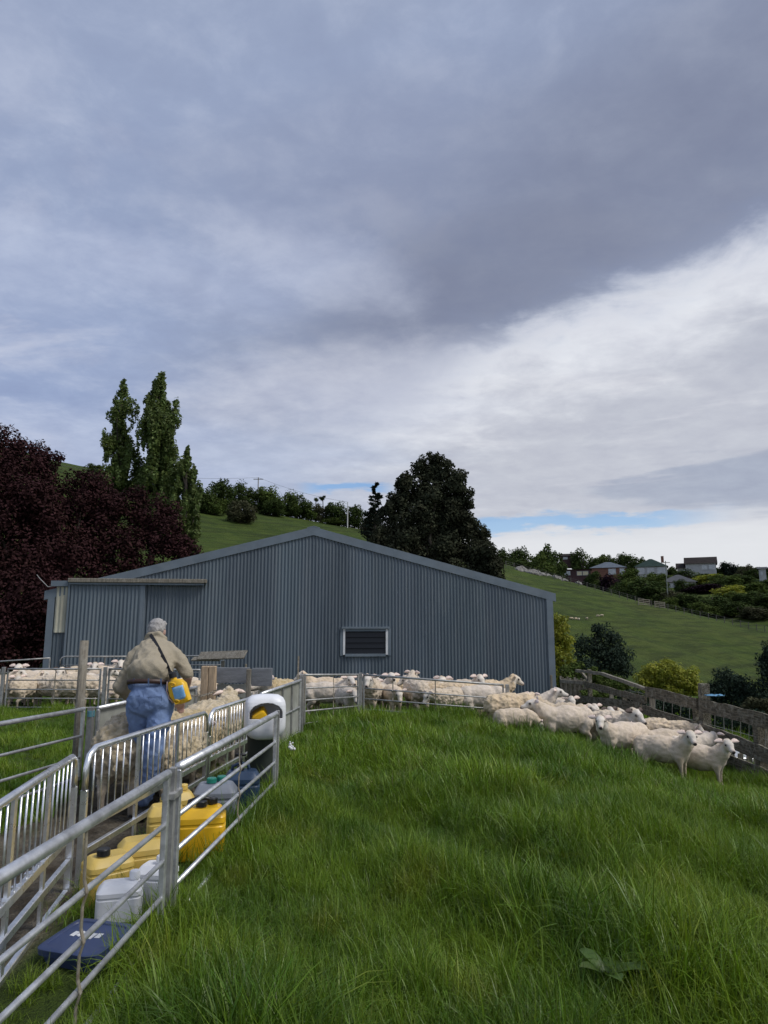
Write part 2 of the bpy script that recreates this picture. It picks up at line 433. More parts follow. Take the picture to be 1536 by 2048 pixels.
# ------------------------------------------------------------------ the ground: one sheet from the camera's feet to the horizon
def ground_mat():
    m_, n, bs = new_mat('pasture')
    g = n.node('ShaderNodeNewGeometry'); pos = g.outputs['Position']
    sp = n.node('ShaderNodeSeparateXYZ'); n.t.links.new(pos, sp.inputs[0])
    big = n.noise(pos, .045, 6, .6); mid = n.noise(pos, .4, 6, .65); fine = n.noise(pos, 5, 6, .7)
    c = n.mix(n.smooth(mid, .35, .68), (.048, .078, .014), (.082, .116, .021))
    c = n.mix(n.mul(n.smooth(big, .45, .66), .6), c, (.092, .110, .025))
    c = n.mix(n.mul(n.smooth(fine, .35, .7), .45), c, (.026, .042, .010))
    # stock tracks along the contours of the hill
    mpp = n.node('ShaderNodeMapping'); n.t.links.new(pos, mpp.inputs[0]); mpp.inputs['Scale'].default_value = (.10, .10, 2.1)
    tr = n.mul(n.sub(n.noise(mpp.outputs[0], 1.0, 7, .68, .3), .42), 4.5)
    c = n.mix(n.mul(n.smooth(tr, .1, .9), .62), c, (.022, .032, .009))
    # bare trodden earth of the race and the pens
    mx = n.smooth(sp.outputs[0], -1.75, -1.95)
    m2 = n.mul(n.mul(mx, n.smooth(sp.outputs[0], -3.25, -3.1)), n.smooth(sp.outputs[1], 12.5, 11.5))
    soil = n.mix(n.smooth(n.noise(pos, 3, 7, .7), .35, .65), (.075, .058, .040), (.19, .165, .125))
    c = n.mix(n.mul(m2, n.smooth(n.noise(pos, 2.2, 5, .6), .2, .42)), c, soil)
    n.put(bs.inputs['Base Color'], c); bs.inputs['Roughness'].default_value = .95; bs.inputs['Specular IOR Level'].default_value = .15
    bn = n.node('ShaderNodeBump'); bn.inputs['Strength'].default_value = 1.0; bn.inputs['Distance'].default_value = .4
    n.put(bn.inputs['Height'], n.add(n.mul(n.noise(pos, 1.6, 7, .72), 1.0), n.mul(tr, .25))); n.t.links.new(bn.outputs[0], bs.inputs['Normal'])
    return m_
M['ground'] = ground_mat()
def build_ground():
    rr = np.concatenate([np.linspace(0, 30, 100)[1:], np.geomspace(30.5, 330, 150), np.geomspace(345, 3000, 24)])
    na = 600
    aa = np.linspace(-math.pi, math.pi, na, endpoint=False)
    X = (rr[:, None] * np.sin(aa)[None]).ravel(); Y = (rr[:, None] * np.cos(aa)[None]).ravel()
    Z = gz(X, Y)
    rN = np.hypot(X, Y)
    Z = Z + .06 * wob(X * .9, Y * .9) * sstep(28, 40, rN)
    v = np.concatenate([[[0, 0, G(0, 0)]], np.stack([X, Y, Z], 1)])
    nr = len(rr); i = np.arange(nr - 1)[:, None]; k = np.arange(na)[None]; k2 = (k + 1) % na
    q = np.stack([1 + i * na + k, 1 + (i + 1) * na + k, 1 + (i + 1) * na + k2, 1 + i * na + k2], -1).reshape(-1, 4)
    t0 = np.stack([np.zeros(na, int), 1 + np.arange(na), 1 + (np.arange(na) + 1) % na], 1)
    me = mesh_np('ground', v, np.concatenate([q[:, :]]), M['ground'], True)
    o = mobj('ground', me); tag(o, 'sloping green pasture and grassy hillside', 'ground', kind='structure')
    # centre disc under the camera
    me2 = mesh_np('ground_centre', v[:na + 1], t0, M['ground'], True)
    o2 = mobj('ground_centre', me2, o)
build_ground()

# ------------------------------------------------------------------ barn
BL, BR = Vector((-10.22, 21.0, 0)), Vector((5.60, 23.0, 0))
BW = (BR - BL).length; bx = (BR - BL) / BW; bn_ = Vector((bx.y, -bx.x, 0))      # along the front, out of the front
EAVE, RIDGE, BBASE, BDEP = 2.62, 4.70, -.75, 10.0
RX = BW * .5 + .02
barn = empty('barn', (BL.x, BL.y, BBASE), math.atan2(bx.y, bx.x),
             'large blue grey corrugated iron shed with low gable roof behind the sheep', 'shed')
def barn_x(px):        # distance along the front wall where the photo column px meets it
    d = ray(px, 1200); t = (BL.x * -bx.y + BL.y * bx.x) / (d.x * -bx.y + d.y * bx.x)
    return (Vector((d.x * t, d.y * t, 0)) - BL).dot(bx)
def barn_z(px, py):
    s_ = barn_x(px); P = BL + bx * s_; return at(px, py, P.y).z
def topz(x): return EAVE + (RIDGE - EAVE) * (1 - abs(x - RX) / (BW / 2))
PITCHC = .108
def corr_sheet(x0, x1, zlo, zhi, y0=0.0, amp=.019, pitch=PITCHC, seg=6, holes=None):
    """corrugated sheet in barn space (x along, y into, z up from base); zlo/zhi may be functions; holes: (xa, xb, za, zb)"""
    n = max(2, int(round((x1 - x0) / pitch * seg)))
    vs_, fs_ = [], []
    def strip(xs, lo, hi):
        b0 = len(vs_)
        for x in xs:
            y = y0 - amp * math.cos(2 * math.pi * x / pitch)
            vs_.append((x, y, lo(x) - BBASE)); vs_.append((x, y, hi(x) - BBASE))
        for i in range(len(xs) - 1):
            a = b0 + 2 * i; fs_.append((a, a + 2, a + 3, a + 1))
    lo = zlo if callable(zlo) else (lambda x: zlo); hi = zhi if callable(zhi) else (lambda x: zhi)
    xs = [x0 + (x1 - x0) * i / n for i in range(n + 1)]
    if holes:
        xa, xb, za, zb = holes
        L = [x for x in xs if x < xa] + [xa]; C = [xa] + [x for x in xs if xa < x < xb] + [xb]; Rr = [xb] + [x for x in xs if x > xb]
        if x0 < xa and len(L) > 1: strip(L, lo, hi)
        C = [x for x in C if x0 - 1e-6 <= x <= x1 + 1e-6]
        if len(C) > 1:
            strip(C, lo, lambda x: za); strip(C, lambda x: zb, hi)
        if x1 > xb and len(Rr) > 1: strip(Rr, lo, hi)
    else: strip(xs, lo, hi)
    return vs_, fs_
WX0, WX1 = barn_x(688), barn_x(774); WZ0, WZ1 = barn_z(730, 1308), barn_z(730, 1258)
DX0, DX1 = barn_x(141), barn_x(289)
nsh = 21; cov = (BW - .02) / nsh
for i in range(nsh):
    x0, x1 = i * cov + .004, (i + 1) * cov + .018
    x1 = min(x1, BW - .004)
    pieces = [(x0, x1)]
    hole = (WX0, WX1, WZ0, WZ1) if x1 > WX0 and x0 < WX1 else None
    v_, f_ = [], []
    if x0 < RX < x1: pieces = [(x0, RX), (RX, x1)]
    for (a, c) in pieces:
        h = hole if hole and c > WX0 and a < WX1 else None
        vv, ff = corr_sheet(a, c, BBASE, lambda x: topz(x) - .03, y0=-.0015 * (i % 2), holes=h)
        k = len(v_); v_ += vv; f_ += [tuple(q + k for q in f) for f in ff]
    mobj('wall_sheet', mesh_np('wall_sheet', v_, f_, M['clad'], True), barn)
def bbox(name, x0, x1, y0, y1, z0, z1, m_, parent=barn, bev=0.0):
    mb = MB(); mb.box(((x0 + x1) / 2, (y0 + y1) / 2, (z0 + z1) / 2 - BBASE), (x1 - x0, y1 - y0, z1 - z0), None, bev)
    return mb.build(name, m_, parent)
# gable flashing
for sgn, (xa, xb) in ((-1, (-.14, RX)), (1, (RX, BW + .14))):
    mb = MB(); za, zb = topz(xa), topz(xb); w_ = .26
    P = [(xa, -.046, za - w_ - BBASE + .05), (xb, -.046, zb - w_ - BBASE + .05), (xb, -.046, zb - BBASE + .06), (xa, -.046, za - BBASE + .06)]
    Q = [(x, .10, z) for (x, y, z) in P]
    mb.add(P + Q, [(0, 1, 2, 3), (7, 6, 5, 4), (3, 2, 6, 7), (0, 4, 5, 1), (0, 3, 7, 4), (1, 5, 6, 2)])
    mb.build('gable_flashing', M['trim'], barn)
mb = MB()
for sx in (-1, 1):
    mb.box((RX + sx * .09, .02, topz(RX) - BBASE + .055), (.24, .14, .03), Euler((0, sx * R(14.5), 0)))
mb.build('ridge_cap', M['trim'], barn)
bbox('corner_flashing', -.03, .17, -.044, .05, BBASE, EAVE - .16, M['trim'])
bbox('corner_flashing', BW - .19, BW + .03, -.044, .05, BBASE, EAVE - .16, M['trim'])
# roof slopes, side and back walls
for sgn in (-1, 1):
    xo = -.16 if sgn < 0 else BW + .16
    mb = MB(); z0, z1 = topz(xo) - BBASE, topz(RX) - BBASE
    n = 60; vs_, fs_ = [], []
    for j in range(n + 1):
        y = .0 + (BDEP) * j / n; zz_ = .012 * math.cos(j * math.pi)
        vs_ += [(xo, y, z0 + zz_ + .02), (RX, y, z1 + zz_ + .02)]
    for j in range(n): fs_.append((2 * j, 2 * j + 1, 2 * j + 3, 2 * j + 2))
    mb.add(vs_, fs_); mb.build('roof', M['roof'], barn)
bbox('side_wall', .03, .07, .06, BDEP, BBASE, EAVE - .05, M['trim']); bbox('side_wall', BW - .07, BW - .03, .06, BDEP, BBASE, EAVE - .05, M['trim'])
bbox('back_wall', .08, BW - .08, BDEP - .1, BDEP - .05, BBASE, EAVE, M['trim'])
# window: frame, sills and four louvre blades
wf = bbox('window', WX0 - .02, WX0 + .045, -.055, .05, WZ0 - .02, WZ1, M['white_trim'])
bbox('window_jamb', WX1 - .045, WX1 + .02, -.055, .05, WZ0 - .02, WZ1, M['white_trim'], wf)
bbox('head_flashing', WX0 - .07, WX1 + .07, -.10, .02, WZ1 + .012, WZ1 + .075, M['trim'], wf)
bbox('head_frame', WX0 + .047, WX1 - .047, -.05, .05, WZ1 - .075, WZ1 + .01, M['trim'], wf)
bbox('sill', WX0 + .047, WX1 - .047, -.07, .05, WZ0 - .075, WZ0 + .01, M['trim'], wf)
bbox('side_flashing', WX0 - .11, WX0 - .022, -.04, .02, WZ0 - .05, WZ1 + .01, M['trim'], wf)
bbox('side_flashing', WX1 + .022, WX1 + .13, -.04, .02, WZ0 - .05, WZ1 + .01, M['trim'], wf)
hgt = (WZ1 - .075 - WZ0 - .01) / 4
for k in range(4):
    mb = MB(); zc = WZ0 + .01 + hgt * (k + .5)
    mb.box(((WX0 + WX1) / 2, .0, zc - BBASE), (WX1 - WX0 - .11, .006, hgt * 1.08), Euler((R(-13), 0, 0)))
    mb.build('louvre', M['glass'], wf)
bbox('inside_shade_sheet', WX0 - .3, WX1 + .3, .5, .53, WZ0 - .6, WZ1 + .6, M['dark_in'])  # near-black sheet added to stand in for the shade inside the shed
# sliding door on its rail, beam above it
TZ = barn_z(280, 1163)
door = mobj('sliding_door', mesh_np('sliding_door', *corr_sheet(DX0, DX1, BBASE + .1, TZ - .13, y0=-.115, amp=.021, pitch=.112), M['clad'], True), barn)
bbox('door_edge', DX1 - .005, DX1 + .03, -.135, -.05, BBASE + .1, TZ - .12, M['trim'], door)
bbox('door_edge', DX0 - .05, DX0 + .004, -.135, -.05, BBASE + .1, TZ - .12, M['trim'], door)
bbox('door_stile', DX1 - .10, DX1 - .012, -.142, -.131, BBASE + .1, TZ - .135, M['trim'], door)
bbox('door_rail', DX0 - .03, barn_x(408), -.19, -.04, TZ - .115, TZ - .055, M['trim'])
beam_ = bbox('beam', DX0 - .05, barn_x(413), -.24, -.03, TZ - .05, TZ + .075, M['wood'], barn, .012)
bbox('header_box', .06, DX0 - .06, -.15, -.034, TZ - .17, TZ - .0, M['trim'])
mb = MB()
vv, ff = corr_sheet(.20, DX0 - .06, barn_z(120, 1265), TZ - .18, y0=-.05, amp=.014, pitch=.125); mb.add(vv, ff)
mb.build('clear_sheet', M['pale_sheet'], barn, True)
mb = MB(); e0 = Vector((.1, -.1, TZ - BBASE - .17))
mb.tube([e0, e0 + Vector((-.12, -.05, -.02)), e0 + Vector((-.35, -.1, .22)), e0 + Vector((-.45, -.1, .34))], .012, 6)
mb.build('bracket_wire', M['galv_old'], barn)

# ------------------------------------------------------------------ trees
LEAF = {}
def leafmat(key, col, col2, trans=.25, isl=.30, rough=.55, sc=.5):
    LEAF[key] = mat('foliage_' + key, col, rough, .3, sc, col2=col2, f2=.6, scale2=sc * 1.7, island=isl, trans=trans, spec=.25 if rough < .7 else .06)
leafmat('beech', (.040, .0175, .0190), (.056, .026, .024), .10, .2, .8)
leafmat('poplar', (.120, .168, .048), (.180, .225, .070), .4)
leafmat('dark', (.038, .044, .026), (.060, .056, .034), .12, .3, .8)
leafmat('conifer', (.016, .024, .017), (.024, .032, .022), .05, .25, .8)
leafmat('hill', (.046, .070, .020), (.080, .104, .030), .15, .25, .8)
leafmat('hill2', (.075, .108, .026), (.115, .142, .040), .15, .25, .8)
leafmat('olive', (.065, .068, .036), (.09, .085, .052), .15, .25, .8)
leafmat('lime', (.27, .295, .034), (.40, .39, .052), .4)
leafmat('plum', (.018, .009, .016), (.026, .012, .018), .1, .25, .8)
leafmat('blue', (.032, .050, .034), (.050, .068, .044), .1, .25, .8)
M['bark'] = mat('bark', (.055, .045, .035), .9, .3, 6, .6, 20)
M['bark_pale'] = mat('bark_pale', (.16, .14, .115), .9, .3, 6, .6, 20)

def leaves(blobs, n, size, seed, sub=9, subr=.42, fill=.55, aspect=.55, updir=.15, vert=0.0):
    """leaf-sized diamonds spread through clumps that sit on the surface of the blobs; blobs: rows (x, y, z, rx, ry, rz)"""
    rg = np.random.default_rng(seed); B = np.array(blobs, float)
    C = []
    for bl in B:
        d = rg.normal(size=(sub, 3)); d /= np.linalg.norm(d, axis=1)[:, None]
        rad = rg.uniform(.45, .92, sub)[:, None]
        cc = bl[:3] + d * bl[3:] * rad; rs = bl[3:] * rg.uniform(.7, 1.25, (sub, 1)) * subr
        C.append(np.concatenate([cc, rs], 1))
        C.append(np.concatenate([bl[:3], bl[3:] * fill])[None])
    C = np.concatenate(C); area = np.cbrt(np.prod(C[:, 3:], 1)) ** 2; p = area / area.sum()
    k = rg.choice(len(C), n, p=p)
    d = rg.normal(size=(n, 3)); d /= np.linalg.norm(d, axis=1)[:, None]
    rad = (.35 + .65 * rg.uniform(size=n) ** .45) * rg.normal(1, .06, n)
    P = C[k, :3] + d * C[k, 3:] * rad[:, None]
    nrm = d + rg.normal(size=(n, 3)) * .6 + np.array([0, 0, updir]); nrm /= np.linalg.norm(nrm, axis=1)[:, None]
    tdir = rg.normal(size=(n, 3)) + np.array([0, 0, vert]); tdir -= nrm * (tdir * nrm).sum(1)[:, None]; tdir /= np.linalg.norm(tdir, axis=1)[:, None]
    sd_ = np.cross(nrm, tdir); s_ = (size * rg.uniform(.6, 1.35, n))[:, None]
    v = np.stack([P - tdir * s_, P + sd_ * s_ * aspect + nrm * s_ * .12, P + tdir * s_, P - sd_ * s_ * aspect + nrm * s_ * .12], 1).reshape(-1, 3)
    f = np.arange(4 * n).reshape(n, 4)
    return v, f
def branches(base, tips, r0, seed, mb=None, wig=.12):
    rnd = random.Random(seed); mb = mb or MB()
    base = Vector(base)
    for i, t in enumerate(tips):
        t = Vector(t); L = (t - base).length; pts = []; rr_ = []
        for j in range(6):
            s_ = j / 5; p = base.lerp(t, s_) + Vector((rnd.uniform(-1, 1), rnd.uniform(-1, 1), rnd.uniform(-.3, .6))) * L * wig * s_ * (1 - s_) * 2
            pts.append(p); rr_.append(max(.012, r0 * (1 - s_) ** .8 * (1 if i == 0 else .55)))
        mb.tube(pts, rr_, 7)
    return mb
def tree(name, label, cat, base, blobs, n, size, mkey, seed, tips=None, r0=.2, group=None, bark='bark', **kw):
    base = Vector(base); base.z = G(base.x, base.y)
    root = empty(name, base, 0, label, cat, group)
    bl = [(q[0] - base.x, q[1] - base.y, q[2] - base.z, *q[3:]) for q in blobs]
    v, f = leaves(bl, n, size, seed, **kw)
    mobj('crown', mesh_np('crown', v, f, LEAF[mkey]), root)
    if tips is None: tips = [Vector(q[:3]) for q in bl][:8]
    top = max(tips, key=lambda t: t[2]); tips = [top] + [t for t in tips if t is not top]
    branches((0, 0, -.3), tips, r0, seed).build('trunk', M[bark], root, True)
    return root
def PB(lst, Y0=None):
    """crown blobs from photo column, row, distance and radii in metres"""
    out = []
    for q in lst:
        p = at(q[0], q[1], q[2]); rx = q[3]; rz = q[4] if len(q) > 4 else rx
        out.append((p.x, p.y, p.z, rx, min(rx, rz) if len(q) < 6 else q[5], rz))
    return out

# copper beech to the left and behind the shed
tree('copper_beech', 'huge dark purple copper beech spreading behind the left end of the shed', 'tree', (-17.0, 33.5, 0),
     PB([(-10, 905, 33, 1.5), (55, 920, 33, 1.3), (98, 925, 33, .75), (0, 990, 32, 2.3), (90, 1000, 33, 2.0), (165, 985, 34, 1.2), (200, 1010, 35, 1.7), (262, 1010, 36, 1.2),
         (305, 1030, 36, 1.3), (332, 1065, 36, 1.2), (358, 1100, 36, 1.0), (380, 1108, 36, .65), (120, 1080, 34, 2.6), (220, 1085, 35.5, 2.2), (290, 1110, 36, 1.9),
         (20, 1100, 32, 2.8), (60, 1190, 31.5, 2.6), (150, 1160, 34.5, 2.4), (0, 1260, 31, 2.2), (70, 1270, 32, 2.0), (-120, 960, 32, 3.2), (-140, 1120, 31, 3.6), (-110, 1260, 31, 2.8), (-40, 1180, 34, 3)]),
     165000, .085, 'beech', 11, r0=.42, sub=20, subr=.33, fill=.7, updir=.8)
# three poplars
def poplar(px, pytop, pybot, Y, wpx, seed, label, n):
    rnd = random.Random(seed); s_ = Y / FPX; blobs = []; tips = []
    base = at(px, pybot, Y); top = at(px, pytop, Y); H = top.z - base.z; W = wpx * s_
    nb = int(40 + H * 2.6)
    for i in range(nb):
        t = (i + .5) / nb; env = math.sin(min(1, (1 - t) * 1.35 + .04) * math.pi / 2)
        ang = rnd.uniform(0, 2 * math.pi); rr_ = W * env * rnd.uniform(.1, .92)
        c = Vector((base.x + math.cos(ang) * rr_, base.y + math.sin(ang) * rr_, base.z + H * t))
        rad = max(.16, W * rnd.uniform(.12, .31) * (.5 + .5 * env) * (1.25 - .4 * t))
        blobs.append((c.x, c.y, c.z, rad, rad, rad * rnd.uniform(2.0, 3.6)))
        if i % 3 == 0: tips.append(c + Vector((0, 0, rad)))
    b0 = Vector((base.x, base.y, G(base.x, base.y)))
    return _pop(b0, base, H, blobs, tips, n, seed, label)
def _pop(b0, base, H, blobs, tips, n, seed, label):
    root = empty('poplar', b0, 0, label, 'tree', 'poplars behind the beech')
    bl = [(q[0] - b0.x, q[1] - b0.y, q[2] - b0.z, *q[3:]) for q in blobs]
    v, f = leaves(bl, n, .135, seed, sub=5, subr=.5, fill=.5, vert=.6)
    mobj('crown', mesh_np('crown', v, f, LEAF['poplar']), root)
    mb = MB(); rel = base - b0
    mb.tube([(rel.x, rel.y, -.3), (rel.x + .1, rel.y, rel.z + H * .4), (rel.x - .05, rel.y, rel.z + H * .8), (rel.x, rel.y, rel.z + H * .97)], [.3, .2, .08, .02], 7)
    rnd = random.Random(seed)
    for t in tips:
        q = Vector(t) - b0; z0 = max(1.0, q.z - rnd.uniform(2, 4.5)); mb.tube([(rel.x, rel.y, z0), ((rel.x + q.x) / 2 * 1.0, (rel.y + q.y) / 2, z0 + (q.z - z0) * .4), q], [.06, .04, .012], 5)
    mb.build('trunk', M['bark'], root, True); return root
poplar(230, 762, 1010, 55, 46, 3, 'loose thin poplar, leftmost of the three behind the beech', 15000)
poplar(306, 750, 1040, 54, 64, 4, 'tallest poplar, densest and middle of the three', 42000)
poplar(366, 900, 1090, 52, 38, 5, 'short narrow poplar, rightmost of the three and lowest', 13000)
# big dark tree behind the shed and the conifer at its side
tree('dark_evergreen', 'big dark dome shaped evergreen tree rising behind the shed roof', 'tree', at(872, 1247, 42),
     PB([(q[0], q[1], q[2], *[r_ * 1.12 for r_ in q[3:]]) for q in [(868, 922, 42, .55, .6), (846, 942, 42, .65), (888, 945, 42, .75), (822, 968, 42, .8), (866, 968, 42, 1.1), (906, 972, 42, .9), (800, 1000, 42, .85), (845, 1005, 42, 1.2), (890, 1008, 42.3, 1.2), (922, 1000, 42, .75),
         (782, 1035, 42, .85), (825, 1045, 42, 1.3), (880, 1045, 42.3, 1.4), (928, 1040, 42, .95), (772, 1075, 42, .8), (805, 1085, 42, 1.25), (865, 1090, 42, 1.6), (925, 1085, 42, 1.2), (955, 1075, 42, .7), (768, 1110, 42, .75),
         (960, 1115, 41.5, 1.0), (800, 1130, 42, 1.5), (880, 1135, 42, 1.8), (945, 1140, 41.5, 1.3), (985, 1140, 41.2, .75), (990, 1175, 41, .8), (935, 1185, 41, 1.3), (850, 1200, 42, 1.8)]]),
     95000, .10, 'dark', 21, r0=.2, sub=14, subr=.42, fill=.55, updir=.2)
def conifer(name, label, p0, H, Wd, key, seed, n, size=.10, group=None, tiers=16):
    rnd = random.Random(seed); rg = np.random.default_rng(seed); root = empty(name, p0, 0, label, 'tree', group)
    V = []; m_ = n // tiers // 7 + 1; mb = MB(); mb.tube([(0, 0, -.3), (0, 0, H * .5), (0, 0, H)], [H * .02, H * .012, .01], 6)
    for i in range(tiers):
        t = (i + .4) / tiers
        for j in range(7):
            a = rnd.uniform(0, 6.28); L = Wd * (1 - t) ** .8 * rnd.uniform(.55, 1.1) + .1; z0 = H * (.05 + .93 * min(1, max(0, t + rnd.uniform(-.05, .05))))
            d = Vector((math.cos(a), math.sin(a), rnd.uniform(-.05, .35))); mb.tube([(0, 0, z0), d * L + Vector((0, 0, z0))], [.03, .008], 4)
            s_ = rg.uniform(.2, 1, m_); P = np.array([[d.x, d.y, d.z]]) * (L * s_)[:, None] + [0, 0, z0] + rg.normal(size=(m_, 3)) * L * .10
            q = np.array([d.x, d.y, d.z + .1])[None] + rg.normal(size=(m_, 3)) * .5; q /= np.linalg.norm(q, axis=1)[:, None]
            sd_ = np.cross(q, rg.normal(size=(m_, 3))); sd_ /= np.linalg.norm(sd_, axis=1)[:, None]; sz = size * rg.uniform(.7, 1.5, m_)[:, None]
            V.append(np.stack([P - q * sz, P + sd_ * sz * .4, P + q * sz, P - sd_ * sz * .4], 1).reshape(-1, 3))
    V = np.concatenate(V); mobj('crown', mesh_np('crown', V, np.arange(len(V)).reshape(-1, 4), LEAF[key]), root)
    mb.build('trunk', M['bark'], root); return root
p = polar(750, 62); conifer('conifer', 'ragged dark conifer peeping out left of the big evergreen', p, at(750, 962, 62).z - p.z, 2.6, 'conifer', 31, 5200, .15)

# ------------------------------------------------------------------ shrubs on the hill behind the shed
def bush_blobs(H, Wd, seed, k=7):
    rnd = random.Random(seed); out = [(0, 0, H * .52, Wd * .85, Wd * .85, H * .46)]
    for i in range(4):
        a = i * 1.57 + seed; out.append((math.cos(a) * Wd * .5, math.sin(a) * Wd * .5, H * .2, Wd * .5, Wd * .5, H * .24))
    for i in range(k):
        a = rnd.uniform(0, 6.28); t = rnd.uniform(.2, .85); rr_ = Wd * (1.05 - t * .5) * rnd.uniform(.45, .85); q = rnd.uniform(.28, .46)
        out.append((math.cos(a) * rr_, math.sin(a) * rr_, H * t, Wd * q, Wd * q, H * q * .6))
    return out
VAR = {}
def variant(key, seed, n, size):
    """crown and stem of unit size (1 m tall, 0.5 m half width), kept for reuse"""
    k = (key, seed)
    if k not in VAR:
        v, f = leaves(bush_blobs(1.0, .5, seed), n, size, seed, sub=10, subr=.42, fill=.8)
        cr = mesh_np('crown', v, f, LEAF[key])
        tr = branches((0, 0, -.12), [(0, 0, .8), (.2, .1, .6), (-.2, -.05, .55), (.05, -.2, .6)], .035, seed).me('trunk', M['bark'], True)
        VAR[k] = (cr, tr)
    return VAR[k]
def bush(name, label, cat, p, H, Wd, key, seed, group, n=900, size=.05, rz=0.0):
    cr, tr = variant(key, seed, n, size)
    root = empty(name, p, rz, label, cat, group)
    for nm, me in (('crown', cr), ('trunk', tr)):
        o = mobj(nm, me, root); o.scale = (Wd * 2, Wd * 2, H)
    return root
def px_bush(name, label, cat, px, ytop, ybase, wpx, key, seed, group, r=None, n=4500, size=.034):
    p = hit(px, ybase) if r is None else polar(px, r)
    Y = p.y; H = max(1.5, at(px, ytop, Y).z - p.z + .25); Wd = wpx * Y / FPX / 2
    return bush(name, label, cat, p, H, Wd, key, seed, group, n, size, rz=seed * 1.3)
GH = 'shrubs on the hillside above the shed'
hs = [(412, 975, 1028, 46, 'hill', 1, 'dark rounded shrub next to the poplars on the hill'), (440, 962, 1022, 52, 'hill', 2, 'tall hill shrub with highest top in the hillside clump'),
      (475, 966, 1020, 42, 'hill', 3, 'dark dense shrub right behind the pale lone bush'), (482, 1002, 1046, 50, 'olive', 4, 'pale greyish bush standing lowest in front of the hill clump'),
      (428, 992, 1030, 44, 'hill2', 5, 'mid green bush below the tall hill shrub'), (512, 978, 1024, 40, 'hill', 6, 'shrub under the power pole on the hill'),
      (540, 972, 1026, 50, 'hill2', 1, 'light green shrub crowning the middle of the hill clump'), (545, 1002, 1032, 44, 'hill', 2, 'low dark bush at the foot of the hill clump middle'),
      (575, 985, 1028, 44, 'hill2', 3, 'rounded green shrub to the right of hill clump middle'), (596, 990, 1034, 44, 'hill', 4, 'dark shrub where the hill clump steps down'),
      (622, 1008, 1036, 30, 'hill2', 5, 'small green bush between hill clump and cabbage trees'), (645, 1010, 1044, 32, 'olive', 6, 'small olive bush under the cabbage trees'),
      (678, 1004, 1048, 46, 'hill', 1, 'dark rounded tree behind the white pole on the hill'), (708, 1012, 1052, 36, 'hill', 2, 'dark tree just right of the white pole'),
      (665, 1038, 1050, 34, 'hill2', 3, 'low ground hugging bush left of the white pole'), (742, 1028, 1066, 34, 'olive', 5, 'greyish bush beside the ragged conifer'),
      (190, 930, 946, 26, 'hill2', 6, 'little bush on the skyline left of the poplars')]
for (px, yt, yb, wpx, key, sd_, lab) in hs:
    px_bush('hill_shrub', lab, 'shrub', px, yt, yb, wpx * 1.45, key, sd_, GH)
# cabbage trees
GC = 'cabbage trees on the hill'
for (px, yt, lab) in ((631, 1000, 'spindly cabbage tree, left one of two on the skyline'), (645, 996, 'spindly cabbage tree, right one of two on the skyline')):
    p = hit(px, 1040); H = at(px, yt, p.y).z - p.z; root = empty('cabbage_tree', p, 0, lab, 'tree', GC)
    MB().tube([(0, 0, -.3), (.1, 0, H * .5), (0, 0, H)], [.14, .1, .08], 6).build('trunk', M['bark'], root)
    v, f = leaves([(0, 0, H, .65, .65, .5)], 260, .3, px, sub=4, aspect=.16); mobj('crown', mesh_np('crown', v, f, LEAF['hill']), root)
# power poles and wires
M['pole_white'] = mat('pole_white', (.62, .62, .60), .6, .1, 3); M['pole_wood'] = mat('pole_wood', (.20, .18, .15), .85, .2, 3)
M['pole_grey'] = mat('pole_grey', (.22, .24, .21), .8, .15, 3)
M['wire'] = mat('wire_dark', (.10, .10, .11), .6, .05)
def pole(px, yt, yb, label, m_, arm=True, r=.12, R0=None):
    p = hit(px, yb) if R0 is None else polar(px, R0); H = at(px, yt, p.y).z - p.z
    root = empty('power_pole', p, 0, label, 'pole', 'poles on the hills'); MB().tube([(0, 0, -.5), (0, 0, H)], [r, r * .75], 8).build('pole', m_, root)
    if arm: MB().box((0, 0, H - .35), (2.0, .12, .14)).build('crossarm', M['pole_wood'], root)
    return p + Vector((0, 0, H))
w1 = pole(515, 955, 1014, 'thin power pole with crossarm on the skyline behind the hill shrubs', M['pole_wood'])
w2 = pole(695, 1004, 1056, 'bare white pole standing on the grass in front of dark trees', M['pole_white'], False)
w3 = pole(1337, 1122, 1214, 'tall grey power pole at the edge of the right hand paddock', M['pole_grey'], True, .13)
w0 = polar(-150, 120) + Vector((0, 0, 7)); w0.z = at(-150, 885, w0.y).z
def wire(a, b_, sag, label):
    pts = [a.lerp(b_, t / 14) - Vector((0, 0, sag * 4 * (t / 14) * (1 - t / 14))) for t in range(15)]
    tag(MB().tube(pts, .022, 4).build('power_line', M['wire']), label, 'wire', 'power lines over the hill')
wire(w0, w1, 2.0, 'thin power line between the beech and the skyline pole'); wire(w1, w2, .6, 'thin power line down from the skyline pole to the white pole')

# ------------------------------------------------------------------ the far slope: houses and trees
M['h_brick'] = mat('house_brick', (.20, .095, .065), .85, .2, 2); M['h_white'] = mat('house_white', (.40, .40, .40), .7, .1, 1); M['h_cream'] = mat('house_cream', (.34, .32, .28), .8, .1, 1)
M['h_dark'] = mat('house_dark_red', (.060, .028, .030), .8, .2, 1); M['r_blue'] = mat('roof_blue_grey', (.11, .13, .155), .6, .15, 1, spec=.05); M['r_green'] = mat('roof_dark_green', (.030, .048, .042), .6, .15, 1, spec=.05)
M['r_brown'] = mat('roof_dark_brown', (.035, .030, .028), .7, .2, 1, spec=.05); M['r_grey'] = mat('roof_grey', (.085, .088, .095), .7, .15, 1, spec=.05)
M['pane'] = mat('house_pane', (.40, .43, .46), .15, .15, 1, spec=.8); M['pane_lit'] = mat('painted_lit_pane', (.66, .58, .38), .5, .15, 1)  # lit panes: window light put into the base colour, no emission
